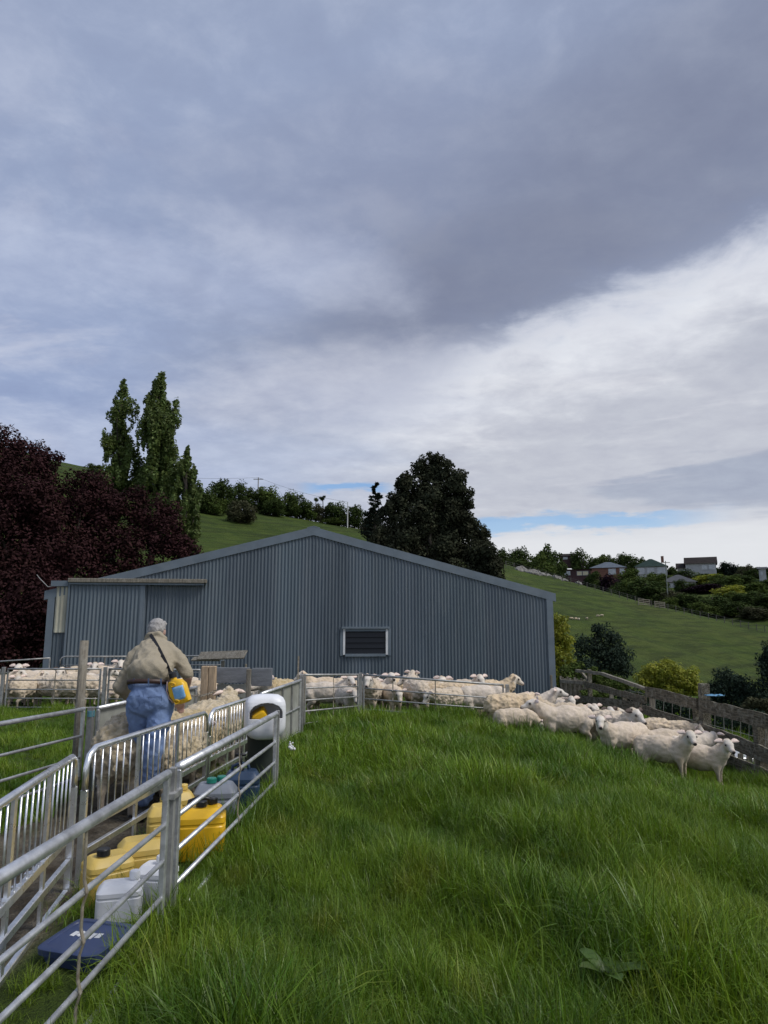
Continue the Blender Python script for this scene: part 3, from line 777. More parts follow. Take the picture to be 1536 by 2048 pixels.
def house(label, px, ybase, r, wpx, deep, wall_h, roof_h, wm, rm, wins, hip=True, rz=0.0, over=.5, gable=False, chim=None, ground=None):
    p = polar(px, r); zb = at(px, ybase, p.y).z; W = wpx * .88 * p.y / FPX
    p.z = zb - .3; a = math.atan2(p.x, p.y)
    root = empty('house', p, -a + rz, label, 'house', 'houses on the far hillside')
    MB().box((0, 0, wall_h / 2 - 1.2), (W, deep, wall_h + 2.4)).build('wall', wm, root)
    hw, hd = W / 2 + over, deep / 2 + over; ins = hd * .95 if hip else -.0
    ins = min(ins, hw * .92); z0 = wall_h + .01; z1 = wall_h + roof_h
    V = [(-hw, -hd, z0), (hw, -hd, z0), (hw, hd, z0), (-hw, hd, z0), (-hw + ins, 0, z1), (hw - ins, 0, z1)]
    rf = MB().add(V, [(0, 1, 5, 4), (2, 3, 4, 5), (1, 2, 5), (3, 0, 4), (3, 2, 1, 0)]).build('roof', rm, root)
    if chim: MB().box((chim[0] * W, .5, z1 - .2), (.9, .7, 2.2)).build('chimney', chim[1], rf)
    for (u0, u1, v0, v1, pm) in wins:
        x0, x1 = (u0 - .5) * W, (u1 - .5) * W
        wn = MB().box(((x0 + x1) / 2, -deep / 2 - .03, (v0 + v1) / 2 * wall_h), (x1 - x0, .10, (v1 - v0) * wall_h)).build('window', M['h_white'], root)
        MB().box(((x0 + x1) / 2, -deep / 2 - .085, (v0 + v1) / 2 * wall_h), (x1 - x0 - .25, .04, (v1 - v0) * wall_h - .25)).build('pane', M[pm], wn)
    return root
house('low dark red house with flat roof and pale lit windows above the rocks', 1157, 1154, 232, 62, 8, 2.5, .35, M['h_dark'], M['r_brown'],
      [(.08, .30, .25, .8, 'pane'), (.52, .70, .2, .75, 'pane_lit'), (.72, .92, .2, .75, 'pane_lit')], hip=False)
house('brick house with blue grey hipped roof on the far hillside', 1222, 1153, 246, 74, 10, 2.9, 2.3, M['h_brick'], M['r_blue'], [(.50, .72, .2, .9, 'pane'), (.82, .98, .2, .9, 'pane')])
house('house with dark green hipped roof and red chimney on the far ridge', 1309, 1150, 252, 66, 10, 2.8, 3.0, M['h_white'], M['r_green'], [(.05, .3, .1, .9, 'pane'), (.36, .6, .1, .9, 'pane'), (.68, .96, .1, .9, 'pane')], chim=(.38, M['h_brick']))
house('white house with long dark brown roof at the top right of the ridge', 1410, 1146, 262, 62, 9, 3.2, 2.6, M['h_white'], M['r_brown'], [(.52, .72, .3, .85, 'pane'), (.75, .97, .3, .85, 'pane')], hip=False)
house('low lean-to wing with brown roof joined to the white ridge house', 1375, 1148, 264, 26, 7, 2.2, 1.9, M['h_cream'], M['r_brown'], [(.3, .6, .3, .8, 'pane')], hip=False)
house('grey roofed cream bungalow half hidden by trees below the ridge', 1362, 1180, 222, 72, 9, 2.4, 2.4, M['h_cream'], M['r_grey'], [(.2, .42, .1, .9, 'pane'), (.55, .8, .1, .9, 'pane')])
house('small dark shed roof among trees above the red house', 1141, 1122, 280, 34, 7, 2.0, 1.2, M['h_dark'], M['r_brown'], [(.2, .5, .3, .8, 'pane')], hip=False)
house('sliver of a white building at the right edge under the ridge', 1534, 1160, 240, 14, 7, 3.5, .8, M['h_white'], M['r_grey'], [(.2, .6, .4, .8, 'pane')], hip=False)
GF = 'trees on the far hillside'
ft = [(1000, 1098, 1140, 34, 'hill', 1, 150, 'dark tree half hidden behind the big evergreen'), (1030, 1098, 1138, 40, 'hill', 2, 170, 'dark tree left of the far tree row above the rocks'),
      (1058, 1095, 1140, 34, 'hill', 3, 175, 'second tree of the row above the rocks'), (1078, 1100, 1142, 36, 'hill2', 4, 178, 'lighter tree in the row above the rocks'), (1105, 1093, 1142, 42, 'hill', 5, 182, 'roundest tree at the end of the row above the rocks'),
      (1045, 1118, 1145, 46, 'hill', 6, 160, 'low bush just behind the rock heap'), (1090, 1122, 1150, 44, 'hill2', 1, 170, 'low green bush below the tree row'), (1120, 1124, 1148, 36, 'hill', 2, 200, 'low bush left of the red house'),
      (1172, 1098, 1135, 40, 'hill', 3, 275, 'tall dark tree behind the red house'), (1205, 1108, 1135, 30, 'hill2', 4, 290, 'pointed tree behind the brick house roof'), (1228, 1112, 1132, 26, 'hill', 5, 290, 'small tree over the brick house ridge'),
      (1265, 1106, 1135, 40, 'hill', 6, 280, 'domed tree between brick house and green roof house'), (1285, 1116, 1138, 28, 'hill', 1, 285, 'low tree leaning to the green roof'),
      (1262, 1138, 1170, 40, 'hill2', 2, 225, 'light green tree in front of the brick house'), (1228, 1150, 1195, 40, 'plum', 3, 195, 'dark reddish bush below the brick house'), (1250, 1158, 1200, 44, 'hill', 4, 185, 'tangled bush with bare branches below the houses'),
      (1296, 1158, 1212, 62, 'hill', 5, 172, 'big dark green tree left of the power pole'), (1272, 1160, 1205, 44, 'hill2', 6, 180, 'mid green bush between tangled bush and big tree'), (1238, 1168, 1198, 34, 'hill', 1, 178, 'dark bush at the paddock corner'),
      (1322, 1148, 1175, 30, 'hill2', 2, 215, 'green shrub under the green roofed house'), (1385, 1140, 1165, 48, 'hill', 3, 235, 'dark shrub below the white ridge house'), (1420, 1148, 1172, 52, 'lime', 4, 225, 'yellowish shrub in front of the white house'),
      (1455, 1150, 1180, 52, 'hill2', 5, 215, 'green bank shrub right of the yellowish shrub'), (1466, 1124, 1152, 28, 'conifer', 6, 262, 'dark fir like tree on the ridge'), (1500, 1130, 1160, 30, 'olive', 1, 255, 'thin pale tree on the ridge near the right edge'),
      (1445, 1138, 1158, 22, 'hill', 2, 262, 'small dark tree right of the white house'), (1520, 1140, 1165, 36, 'hill', 3, 250, 'rounded tree at the right edge of the ridge'),
      (1412, 1168, 1200, 56, 'plum', 4, 198, 'dark purple plum tree below the grey roof'), (1350, 1182, 1218, 40, 'olive', 5, 168, 'greyish bush right of the power pole'), (1385, 1188, 1226, 50, 'hill', 6, 165, 'dark bush below the plum tree'),
      (1428, 1190, 1238, 54, 'hill', 1, 160, 'large dark bush on the paddock edge'), (1465, 1172, 1215, 50, 'lime', 2, 180, 'pale lime tree among dark trees at right'), (1480, 1205, 1250, 56, 'hill', 3, 156, 'round dark bush by the fence line'),
      (1505, 1165, 1205, 50, 'hill2', 4, 190, 'mid green tree near right edge below ridge'), (1525, 1185, 1240, 56, 'hill', 5, 165, 'dark tree cut by the right edge'), (1515, 1215, 1262, 46, 'olive', 6, 152, 'brownish bush at the right end of the fence line'),
      (1450, 1212, 1246, 36, 'hill2', 1, 155, 'low bush between two dark bushes on the fence line'), (1372, 1160, 1195, 30, 'hill', 3, 205, 'shrub hiding the wall of the grey roofed bungalow'), (1490, 1150, 1178, 40, 'hill', 5, 225, 'dark hedge like shrub under the thin pale tree'),
      (1340, 1196, 1222, 34, 'hill2', 2, 158, 'low green bush at the foot of the power pole'), (1405, 1206, 1236, 40, 'hill2', 3, 156, 'mid green bush between the dark bushes on the brow'),
      (1500, 1188, 1226, 44, 'hill', 6, 170, 'dark green tree below the lime tree'), (1440, 1160, 1190, 40, 'hill', 2, 205, 'dark shrub right of the plum tree'), (1478, 1185, 1222, 40, 'hill2', 5, 172, 'green bush behind the round dark bush'),
      (1532, 1160, 1195, 40, 'hill', 4, 205, 'dark shrub at the right edge under the white building'), (1300, 1146, 1172, 40, 'hill2', 1, 222, 'leafy shrub under the green roofed house veranda'), (1340, 1150, 1170, 30, 'hill', 6, 228, 'dark shrub just above the grey roof'),
      (1212, 1160, 1185, 30, 'hill2', 3, 200, 'small green shrub between rocks and reddish bush'), (1190, 1142, 1162, 26, 'hill', 4, 226, 'small dark shrub beside the lit windows'),
      (1483, 1134, 1158, 30, 'hill', 2, 285, 'tree on the ridge between the fir and the thin pale tree'), (1512, 1138, 1160, 34, 'hill2', 3, 290, 'tree on the ridge right of the thin pale tree'), (1532, 1135, 1160, 30, 'hill', 5, 288, 'last ridge tree at the right edge'),
      (1345, 1134, 1155, 26, 'hill', 1, 285, 'tree on the ridge behind the green roof chimney'), (1430, 1136, 1158, 30, 'hill2', 4, 290, 'tree peeping over the ridge right of the white house roof')]
for (px, yt, yb, wpx, key, sd_, r_, lab) in ft:
    px_bush('hillside_tree', lab, 'tree', px, yt, yb, wpx * 1.6, key, sd_ + 6, GF, r=r_, n=4500, size=.034)
# rocks along the top of the paddock
M['rock'] = mat('rock', (.19, .18, .165), .9, .35, 1.2, .8, 4, col2=(.30, .29, .27), f2=.5, scale2=1)
rg = random.Random(5)
def rock_me(seed):
    bm = bmesh.new(); bmesh.ops.create_icosphere(bm, subdivisions=2, radius=1)
    for v in bm.verts: v.co *= 1 + .45 * mnoise.noise(v.co * 1.3 + Vector((seed, 0, seed)))
    me = bpy.data.meshes.new('rock'); bm.to_mesh(me); bm.free(); me.materials.append(M['rock']); return me
rmes = [rock_me(i * 3.1) for i in range(4)]
rocks = empty('rock_heap', hit(1100, 1160, 60), 0, 'heap of grey rocks along the top of the right hand paddock', 'rocks')
for i in range(70):
    t = rg.random(); px = 1036 + 128 * t; py = 1137 + 26 * t + rg.uniform(-3, 6)
    p = hit(px, py, 60); o = mobj('rock', rmes[i % 4], rocks, p - rocks.location)
    s_ = rg.uniform(.28, .75); o.scale = (s_ * 1.3, s_, s_ * .75); o.rotation_euler = (rg.uniform(-.3, .3), rg.uniform(-.3, .3), rg.uniform(0, 6))
# paddock fence on the brow and its two gates
M['post'] = mat('paddock_post', (.13, .12, .10), .9, .2, 3)
pf = empty('paddock_fence', hit(1250, 1196, 60), 0, 'thin post and wire fence along the brow of the right hand paddock', 'fence')
prev = None; wires = MB()
for k in range(34):
    px = 1012 + k * 16.2; py = float(np.interp(px, [p[0] for p in _cr], [p[1] for p in _cr])) + 5
    p = hit(px, py, 60) - pf.location
    MB().tube([p - Vector((0, 0, .3)), p + Vector((rg.uniform(-.06, .06), 0, 1.15))], .07, 5).build('post', M['post'], pf)
    if prev is not None:
        for h in (.35, .7, 1.05): wires.tube([prev + Vector((0, 0, h)), p + Vector((0, 0, h))], .012, 3, False)
    prev = p
wires.build('wires', M['wire'], pf)
for (xa, xb, yy, lab) in ((1277, 1300, 1207, 'pale wooden gate on the brow left of the power pole'), (1310, 1330, 1212, 'second pale gate on the brow beside the power pole')):
    a, b_ = hit(xa, yy + 4, 60), hit(xb, yy + 6, 60); gt = empty('paddock_gate', a, 0, lab, 'gate', 'gates on the paddock brow')
    for h in (.25, .55, .85, 1.15): MB().beam((0, 0, h), b_ - a + Vector((0, 0, h)), .05, .10).build('rail', M['wood'], gt)
    for q in (Vector((0, 0, 0)), b_ - a): MB().box(q + Vector((0, 0, .6)), (.12, .12, 1.3)).build('post', M['wood'], gt)
# ------------------------------------------------------------------ garden bushes behind the right fence
def px_tree(name, label, px, py, Y, blobs, n, size, key, seed, **kw):
    p = at(px, py, Y); return tree(name, label, kw.pop('cat', 'bush'), p, PB(blobs), n, size, key, seed, r0=.09, **kw)
px_tree('lime_tree', 'yellow green leafy tree at the right corner of the shed', 1120, 1300, 27, [(1108, 1245, 27, .55), (1120, 1270, 27, .55), (1112, 1300, 27, .6), (1125, 1320, 26.5, .5), (1085, 1270, 27.5, .7), (1130, 1295, 27, .35), (1105, 1345, 26.5, .5)], 7000, .055, 'lime', 41, cat='tree', sub=10)
px_tree('dark_shrub', 'loose dark blue green shrub right of the yellow green tree', 1205, 1340, 33, [(1175, 1300, 33, .75), (1205, 1280, 33, .6, .75), (1232, 1305, 33, .7), (1200, 1325, 33, .95), (1165, 1335, 32, .6), (1240, 1335, 33, .6), (1192, 1262, 33, .3), (1225, 1275, 33, .35)], 9000, .065, 'blue', 42, sub=12, subr=.5)
px_tree('golden_bush', 'rounded bright golden green bush behind the timber fence', 1336, 1385, 30, [(1336, 1346, 30, .95, .72), (1302, 1354, 30, .72, .6), (1370, 1358, 30, .72, .58), (1295, 1375, 30, .5, .4), (1380, 1380, 30, .45, .4), (1336, 1380, 30, .9, .55), (1330, 1332, 30, .45, .34)], 15000, .048, 'lime', 43, sub=16, subr=.34, fill=.75, updir=.8)
px_tree('dark_round_bush', 'dark rounded bush right of the golden bush', 1462, 1400, 31, [(1462, 1372, 31, .75, .8), (1435, 1385, 31, .6), (1490, 1388, 31, .6), (1462, 1400, 31, .95), (1425, 1405, 31, .5), (1500, 1410, 31, .5)], 9000, .06, 'blue', 44, sub=12, fill=.8)
px_tree('edge_conifer', 'tall dark blue green conifer cut by the right edge', 1545, 1395, 30, [(1540, 1300, 30, .35, .6), (1535, 1335, 30, .55, .6), (1545, 1365, 30, .75), (1530, 1395, 30, .7), (1555, 1400, 30, .8), (1560, 1330, 30, .7), (1550, 1270, 30, .25, .5)], 9000, .055, 'blue', 45, cat='tree', sub=12, fill=.75)
px_tree('olive_shrub', 'brownish low shrub under the edge conifer', 1520, 1420, 25, [(1515, 1408, 25, .5, .42), (1535, 1418, 25, .5, .4), (1500, 1425, 25, .4, .35)], 2600, .05, 'olive', 46)
px_tree('fence_weed', 'green weedy shrub growing behind the old gate', 1175, 1350, 24, [(1150, 1350, 24, .5, .4), (1185, 1352, 24.5, .45, .35), (1215, 1362, 25, .5, .35), (1240, 1372, 24, .45, .3), (1130, 1370, 24, .5, .5), (1270, 1385, 24, .4, .35)], 5500, .05, 'hill2', 47)
px_tree('fence_weed', 'low weeds under the fence rails behind the sheep', 1190, 1395, 19.6, [(1175, 1390, 19.8, .3, .25), (1205, 1400, 19.0, .3, .22), (1155, 1392, 20.4, .3, .3)], 1500, .045, 'hill2', 48)
px_tree('hedge_mass', 'dark hedge below the golden bush seen through the fence', 1400, 1440, 24, [(1310, 1412, 24, .9, .5), (1370, 1425, 24, .9, .5), (1430, 1440, 24, .9, .5), (1490, 1455, 23, .9, .55), (1540, 1470, 22, .8, .6), (1255, 1400, 24, .8, .45)], 13000, .055, 'blue', 49, fill=.85)
# tiny far sheep are added with the flock

# ------------------------------------------------------------------ steel gates, hurdles and yards
def lerp3(a, b_, t): return Vector(a).lerp(Vector(b_), t)
def gate(label, A, B, top_a, top_b, drops=(0, .27, .46, .65, .83), stays=(.5,), r_top=.024, r=.0135, m_=None, name='steel_gate', curved=False, group='galvanised steel gates of the yard', ends=True):
    """pipe gate between two ground points; top_a/top_b: heights of the top rail"""
    m_ = m_ or M['galv']; A = Vector((A[0], A[1], top_a)); B = Vector((B[0], B[1], top_b))
    base = Vector((A.x, A.y, G(A.x, A.y))); root = empty(name, base, 0, label, 'gate', group)
    a, b_ = A - base, B - base; d = (b_ - a).normalized()
    for i, dr in enumerate(drops):
        dz_ = Vector((0, 0, -dr)); e = .0 if i else .0
        p0, p1 = a + dz_ + d * .02, b_ + dz_ - d * .02
        if i == 0 and curved:
            MB().tube([a + Vector((0, 0, -.25)), a + Vector((0, 0, -.10)), a + d * .05 + Vector((0, 0, -.03)), a + d * .15, b_ - d * .02], r_top, 10).build('rail', m_, root, True)
        else: MB().tube([p0, p0.lerp(p1, .5), p1], r_top if i == 0 else r, 10).build('rail', m_, root, True)
    tot = drops[-1]
    if ends:
        for k, q in ((0, a), (1, b_)):
            q = q + (d if k == 0 else -d) * .03
            s0 = -.26 if (curved and k == 0) else -.012
            MB().beam(q + Vector((0, 0, s0)), q + Vector((0, 0, -tot - .03)), .034, .034, up=d, bev=.005).build('stile', m_, root)
    nrm = Vector((d.y, -d.x, 0)).normalized()
    for t in stays:
        q = a.lerp(b_, t); pts = []
        zs = [-.015]
        for i, dr in enumerate(drops[1:]): zs += [-dr + .05, -dr, -dr - .05]
        for j, z in enumerate(zs):
            off = .0 if j == 0 else (r + .006 if (j % 3 == 2) else .004)
            pts.append(q + nrm * off * (1 if ((j - 1) // 3) % 2 == 0 else 1) + Vector((0, 0, z)))
        mb = MB()
        for i in range(len(pts) - 1): mb.beam(pts[i], pts[i + 1] + (pts[i + 1] - pts[i]).normalized() * .002, .020, .005, up=nrm)
        mb.build('stay', M['rust'], root)
    return root
def post(label, x, y, top, r=.03, square=True, m_=None, name='gate_post', lean=(0, 0), group='posts of the yard', cat='post'):
    g0 = G(x, y); m_ = m_ or M['galv_old']; mb = MB(); L = top - g0
    a, b_ = Vector((0, 0, -.25)), Vector((lean[0], lean[1], L))
    if square: mb.beam(a, b_, 2 * r, 2 * r, up=(0, 1, 0), bev=.004)
    else: mb.tube([a, b_], r, 12)
    o = mb.build(name, m_, None, not square, loc=(x, y, g0)); return tag(o, label, cat, group)
# outer side of the drafting race, along the lush grass
gate('nearest galvanised five rail gate running out of the lower left corner', (-1.32, .9), (-1.222, 4.07), .825, .812, stays=(.68, .22), r_top=.0255, r=.0135)
gate('second galvanised five rail gate beside the yellow can', (-1.205, 4.17), (-1.075, 7.05), .82, .765, stays=(.5,), r_top=.027, r=.0145, drops=(0, .27, .46, .65, .83))
post('joined steel post between the two nearest gates', -1.213, 4.118, .835, .019)
MB_ = MB(); MB_.box((0, 0, 0), (.075, .16, .03)); o = MB_.build('gate_clamp', M['galv_old'], None, False, (-1.213, 4.118, .69)); tag(o, 'steel clamp holding the two nearest gates together', 'clamp')
post('steel end post under the white plastic carrier', -1.07, 7.10, .79, .02)
# aluminium barred hurdles: inner side of the race
def hurdle(label, A, B, top_a, top_b, nb, curl='left', H=.86):
    A = Vector((A[0], A[1], top_a)); B = Vector((B[0], B[1], top_b)); base = Vector((A.x, A.y, G(A.x, A.y)))
    root = empty('barred_hurdle', base, 0, label, 'hurdle', 'aluminium hurdles of the race')
    a, b_ = A - base, B - base; d = (b_ - a).normalized(); mid = .50; low = .66; bot = H - .02
    Z = lambda z: Vector((0, 0, z))
    MB().tube([a + Z(-.26), a + Z(-.12), a + d * .035 + Z(-.045), a + d * .12 + Z(-.004), a.lerp(b_, .5), b_ - d * .10 + Z(-.002), b_ - d * .03 + Z(-.03), b_ + Z(-.10), b_ + Z(-.2)], .021, 10).build('top_rail', M['alu'], root, True)
    for q, e in ((a, .26), (b_, .2)): MB().beam(q + Z(-e), q + Z(-H - .06), .045, .03, up=d, bev=.004).build('stile', M['alu'], root)
    for dz_, w_ in ((mid, .05), (low, .045), (bot, .04)):
        MB().beam(a + d * .03 + Z(-dz_), b_ - d * .03 + Z(-dz_), .032, w_, bev=.004).build('rail', M['alu'], root)
    for t in (.33, .67): MB().beam(a.lerp(b_, t) + Z(-.02), a.lerp(b_, t) + Z(-bot), .018, .045, up=d).build('stile', M['alu'], root)
    for i in range(nb):
        t = (i + 1) / (nb + 1)
        if abs(t - .33) < .02 or abs(t - .67) < .02: continue
        q = a.lerp(b_, t); o_ = MB().tube([q + Z(-.015), q + Z(-mid + .02)], .0062, 6).build('bar', M['alu'], root, True)
    nrm = Vector((d.y, -d.x, 0))
    for i in range(nb // 2):
        t = (2 * i + 1.5) / (nb + 1); q = a.lerp(b_, t) + Z(-mid + .026)
        MB().box(q, (.05, .05, .012), Euler((0, 0, math.atan2(d.y, d.x)))).build('bar_shoe', M['alu'], root)
    return root
hurdle('bright barred aluminium hurdle at the left edge, nearest of the three', (-1.70, 2.95), (-2.03, 4.70), .84, .80, 17)
hurdle('bright barred aluminium hurdle in front of the man, middle of the three', (-2.00, 4.80), (-1.86, 7.42), .815, .735, 21)
hurdle('farthest barred aluminium hurdle, beside the white plastic carrier', (-1.855, 7.52), (-1.64, 9.25), .735, .72, 17)
# sheeted race panel beyond and the far left side of the race
def sheeted(label, A, B, ta, tb, m_, drop=.80, stays=4):
    root = gate(label, A, B, ta, tb, drops=(0, .42, drop), stays=(), r_top=.024, name='sheeted_panel', group='sheeted panels of the race')
    a = Vector((0, 0, ta - root.location.z)); b_ = Vector((B[0], B[1], tb)) - root.location; d = (b_ - a).normalized(); nrm = Vector((d.y, -d.x, 0))
    n = stays
    for i in range(n):
        p0, p1 = a.lerp(b_, i / n + .004), a.lerp(b_, (i + 1) / n - .004); z = Vector((0, 0, 1))
        P = [p0 - z * .03, p1 - z * .03, p1 - z * (drop - .01), p0 - z * (drop - .01)]; Q = [q - nrm * .004 for q in P]
        mb = MB().add([q - nrm * .018 for q in P] + [q - nrm * .018 for q in Q], [(0, 1, 2, 3), (7, 6, 5, 4), (0, 4, 5, 1), (1, 5, 6, 2), (2, 6, 7, 3), (3, 7, 4, 0)])
        mb.build('sheet', m_, root)
        if i: MB().beam(p0 - z * .02, p0 - z * drop, .022, .022, up=d).build('stay', M['galv_old'], root)
    return root
sheeted('grey sheeted race panel running from the white carrier to the centre posts', (-1.63, 9.30), (-1.36, 11.45), .73, .74, M['sheet_ply'])
sheeted('dull sheeted race panel behind the man on the far side', (-3.02, 7.42), (-2.72, 10.2), .77, .74, M['sheet_ply'])
gate('three rail gate left of the man crossing the left edge', (-3.45, 4.2), (-3.06, 7.22), .86, .79, stays=(.52,), r_top=.022, drops=(0, .26, .47, .66))
tp = at(169, 1281, 7.32); post('tall grey round post left of the man', tp.x, 7.32, tp.z, .044, False, M['wood'], 'tall_post', (0, 0))
o = post('steel gate hinge post by the tall grey post', -3.03, 7.30, .80, .03); 
bl = MB()
for k in range(5): bl.tube([Vector((.036 * math.cos(t * .785), .036 * math.sin(t * .785), k * .012)) for t in range(9)], .006, 5)
M['blue_cord'] = mat('blue_twine', (.12, .30, .36), .8, .2, 9)
tag(bl.build('twine', M['blue_cord'], None, True, (-3.03, 7.30, .71)), 'faded blue baling twine tied round the hinge post', 'twine')
# gates in front of the middle flock
gate('left gate of the middle pen, beside the sheeted panel', (-1.36, 11.9), (-.50, 13.85), .79, .655, drops=(0, .22, .42, .60, .80), stays=(.5,), m_=M['galv_old'], r_top=.021)
gate('long gate of the middle pen in front of the woolly backs', (-.43, 13.87), (2.32, 13.5), .655, .485, drops=(0, .26, .46, .66, .86), stays=(.22, .52), m_=M['galv_old'], r_top=.021)
post('galvanised post where the sheeted panel meets the middle gates', -1.37, 11.68, .82, .035)
post('galvanised post between the two middle gates', -.465, 13.87, .69, .032)
post('galvanised end post of the long middle gate, beside the flock', 2.37, 13.5, .50, .032)
tp = at(597, 1312, 12.1)
tag(MB().tube([(0, 0, -.2), (0, 0, tp.z - G(tp.x, 12.1))], .014, 6).build('thin_stake', M['rust'], None, False, (tp.x, 12.1, G(tp.x, 12.1))), 'thin dark stake against the shed by the centre post', 'stake')
# gates round the left pen
Lz = .66
def LG(px, py, Y): q = at(px, py, Y); return (q.x, Y), q.z
a, za = LG(14, 1338, 15.5); b_, zb = LG(204, 1338, 15.3)
gate('gate in front of the left pen beside the left edge', a, b_, za, zb, drops=(0, .24, .44, .63, .82), stays=(.52,), m_=M['galv_old'], r_top=.02)
a, za = LG(217, 1338, 15.3); b_, zb = LG(402, 1340, 14.2)
gate('gate of the left pen half hidden behind the man', a, b_, za, zb, drops=(0, .24, .44, .63, .82), stays=(.5,), m_=M['galv_old'], r_top=.02)
a, za = LG(-190, 1342, 15.9); b_, zb = LG(2, 1340, 15.55)
gate('gate of the left pen leaving the picture at the left', a, b_, za, zb, drops=(0, .24, .44, .63, .82), stays=(), m_=M['galv_old'], r_top=.02)
for (px, Y, lab) in ((8, 15.5, 'galvanised post at the left corner of the left pen'), (211, 15.3, 'galvanised post between the two left pen gates')):
    q = at(px, 1334, Y); post(lab, q.x, Y, q.z, .033)
a, za = LG(121, 1313, 19.6); b_, zb = LG(300, 1313, 19.6)
gate('round cornered gate behind the left pen sheep', a, b_, za, zb, drops=(0, .24, .44, .63, .85), stays=(.5,), m_=M['galv_old'], r_top=.022, curved=True)
a, za = LG(310, 1313, 19.6); b_, zb = LG(448, 1311, 18.6)
gate('back gate running to the weathered plank', a, b_, za, zb, drops=(0, .24, .44, .63, .85), stays=(), m_=M['galv_old'], r_top=.02)
a, za = LG(-60, 1327, 18.5); b_, zb = LG(102, 1316, 18.5)
gate('thin back rail gate in the shade of the beech', a, b_, za, zb, drops=(0, .30, .6, .85), stays=(), m_=M['galv_old'], r_top=.02)
# timber at the head of the race
def plank(label, a, b_, wd, ht, m_, name='plank', bev=.006, up=(0, 0, 1), cat='board', group=None):
    a, b_ = Vector(a), Vector(b_); c = (a + b_) / 2
    return tag(MB().beam(a - c, b_ - c, wd, ht, up, bev).build(name, m_, None, False, c), label, cat, group)
for (px, wd, lab) in ((411.5, .098, 'pale sawn timber post, left one of the joined pair at the race head'), (426, .092, 'pale sawn timber post, right one of the joined pair at the race head')):
    q = at(px, 1332, 9.6); g0 = G(q.x, 9.6)
    tag(MB().box((0, 0, (q.z - g0) / 2 - .1), (wd, .1, q.z - g0 + .2), None, .008).build('timber_post', M['wood_new'], None, False, (q.x, 9.6, g0)), lab, 'post', 'timber posts at the race head')
def flatboard(label, x0, y0, x1, y1, Y, m_, th=.03, cat='board', name='board', z0=None):
    p, q = at(x0, y0, Y), at(x1, y1, Y)
    return tag(MB().box((0, 0, 0), (q.x - p.x, th, p.z - q.z), None, .004).build(name, m_, None, False, ((p.x + q.x) / 2, Y, (p.z + q.z) / 2)), label, cat, 'boards at the race head')
flatboard('wide grey board beside the pale timber posts', 434, 1335, 499, 1366, 9.8, M['board_grey'])
flatboard('short grey board farther along next to the looking sheep', 504, 1336, 544, 1372, 9.95, M['board_grey'])
flatboard('pale dirty sheet below the wide grey board', 434, 1368, 494, 1396, 9.84, M['sheet_ply'], .012)
flatboard('dark lower board under the pale sheet', 430, 1397, 500, 1432, 9.80, M['wood'], .03)
q = at(498, 1338, 9.7); g0 = G(q.x, 9.7)
tag(MB().box((0, 0, (q.z - g0) / 2 - .1), (.062, .06, q.z - g0 + .2), None, .006).build('timber_post', M['wood'], None, False, (q.x, 9.7, g0)), 'weathered thin post between the two grey boards', 'post', 'timber posts at the race head')
p, q = at(398, 1312, 17.2), at(491, 1309, 16.6)
plank('weathered loose plank lying high across the back gate', p, q, .25, .035, M['wood'], up=(0, -.75, .65))
p, q = at(385, 1318, 17.3), at(442, 1318, 17.0)
plank('short weathered plank under the loose high plank', p, q, .16, .035, M['wood'], up=(0, -.5, .85))
q = at(446, 1322, 16.9); post('dark stub post carrying the loose high plank', q.x, 16.9, q.z, .035, True, M['wood'])
q = at(492, 1328, 16.9); post('thin dark post right of the loose high plank', q.x, 16.9, q.z, .022, True, M['rust'])
# chain on the timber post
ch = MB(); p, q = at(384, 1391, 9.45), at(431, 1381, 9.5)
for i in range(15):
    t = i / 14; c = p.lerp(q, t) - Vector((0, 0, .12 * t * (1 - t)))
    ang = 0 if i % 2 else R(90)
    ch.tube([c + Vector((.02 * math.cos(k * .785), .011 * math.sin(k * .785) * math.cos(ang), .011 * math.sin(k * .785) * (1 if ang == 0 else .2))) for k in range(9)], .005, 5)
tag(ch.build('chain', M['rust'], None, True), 'rusty chain slung from the pale timber posts', 'chain')

# ------------------------------------------------------------------ old timber fence on the right
FA, FB = Vector((5.55, 19.3, 0)), Vector((6.45, 9.0, 0))
fence = empty('timber_fence', (FA.x, FA.y, G(FA.x, FA.y)), 0, 'old grey lichen covered timber rail fence along the right side', 'fence')
fo = fence.location.copy()
def F(px, py):      # point of the fence plane seen at a photo pixel
    d = ray(px, py); e = FB - FA; n_ = Vector((e.y, -e.x, 0)); t = n_.dot(FA - Vector((0, 0, 0))) / n_.dot(Vector((d.x, d.y, 0)))
    return CAM + d * t - fo
def fpost(px, yt, wd, m_='wood_moss', lean=0.0):
    q = F(px, yt); g0 = G(q.x + fo.x, q.y + fo.y) - fo.z - .2
    MB().beam((q.x + lean, q.y, g0), q, wd, wd * .8, up=(0, 1, 0), bev=.01).build('post', M[m_], fence)
fpost(1407, 1367, .17, lean=-.05); fpost(1518, 1438, .18); fpost(1303, 1392, .10, 'wood'); fpost(1222, 1383, .09, 'wood'); fpost(1393, 1418, .13); fpost(1178, 1339, .11); fpost(1449, 1480, .10); fpost(1248, 1382, .11)
e_ = (FB - FA).normalized(); fn = Vector((-e_.y, e_.x, 0)); fn = fn if fn.x < 0 else -fn
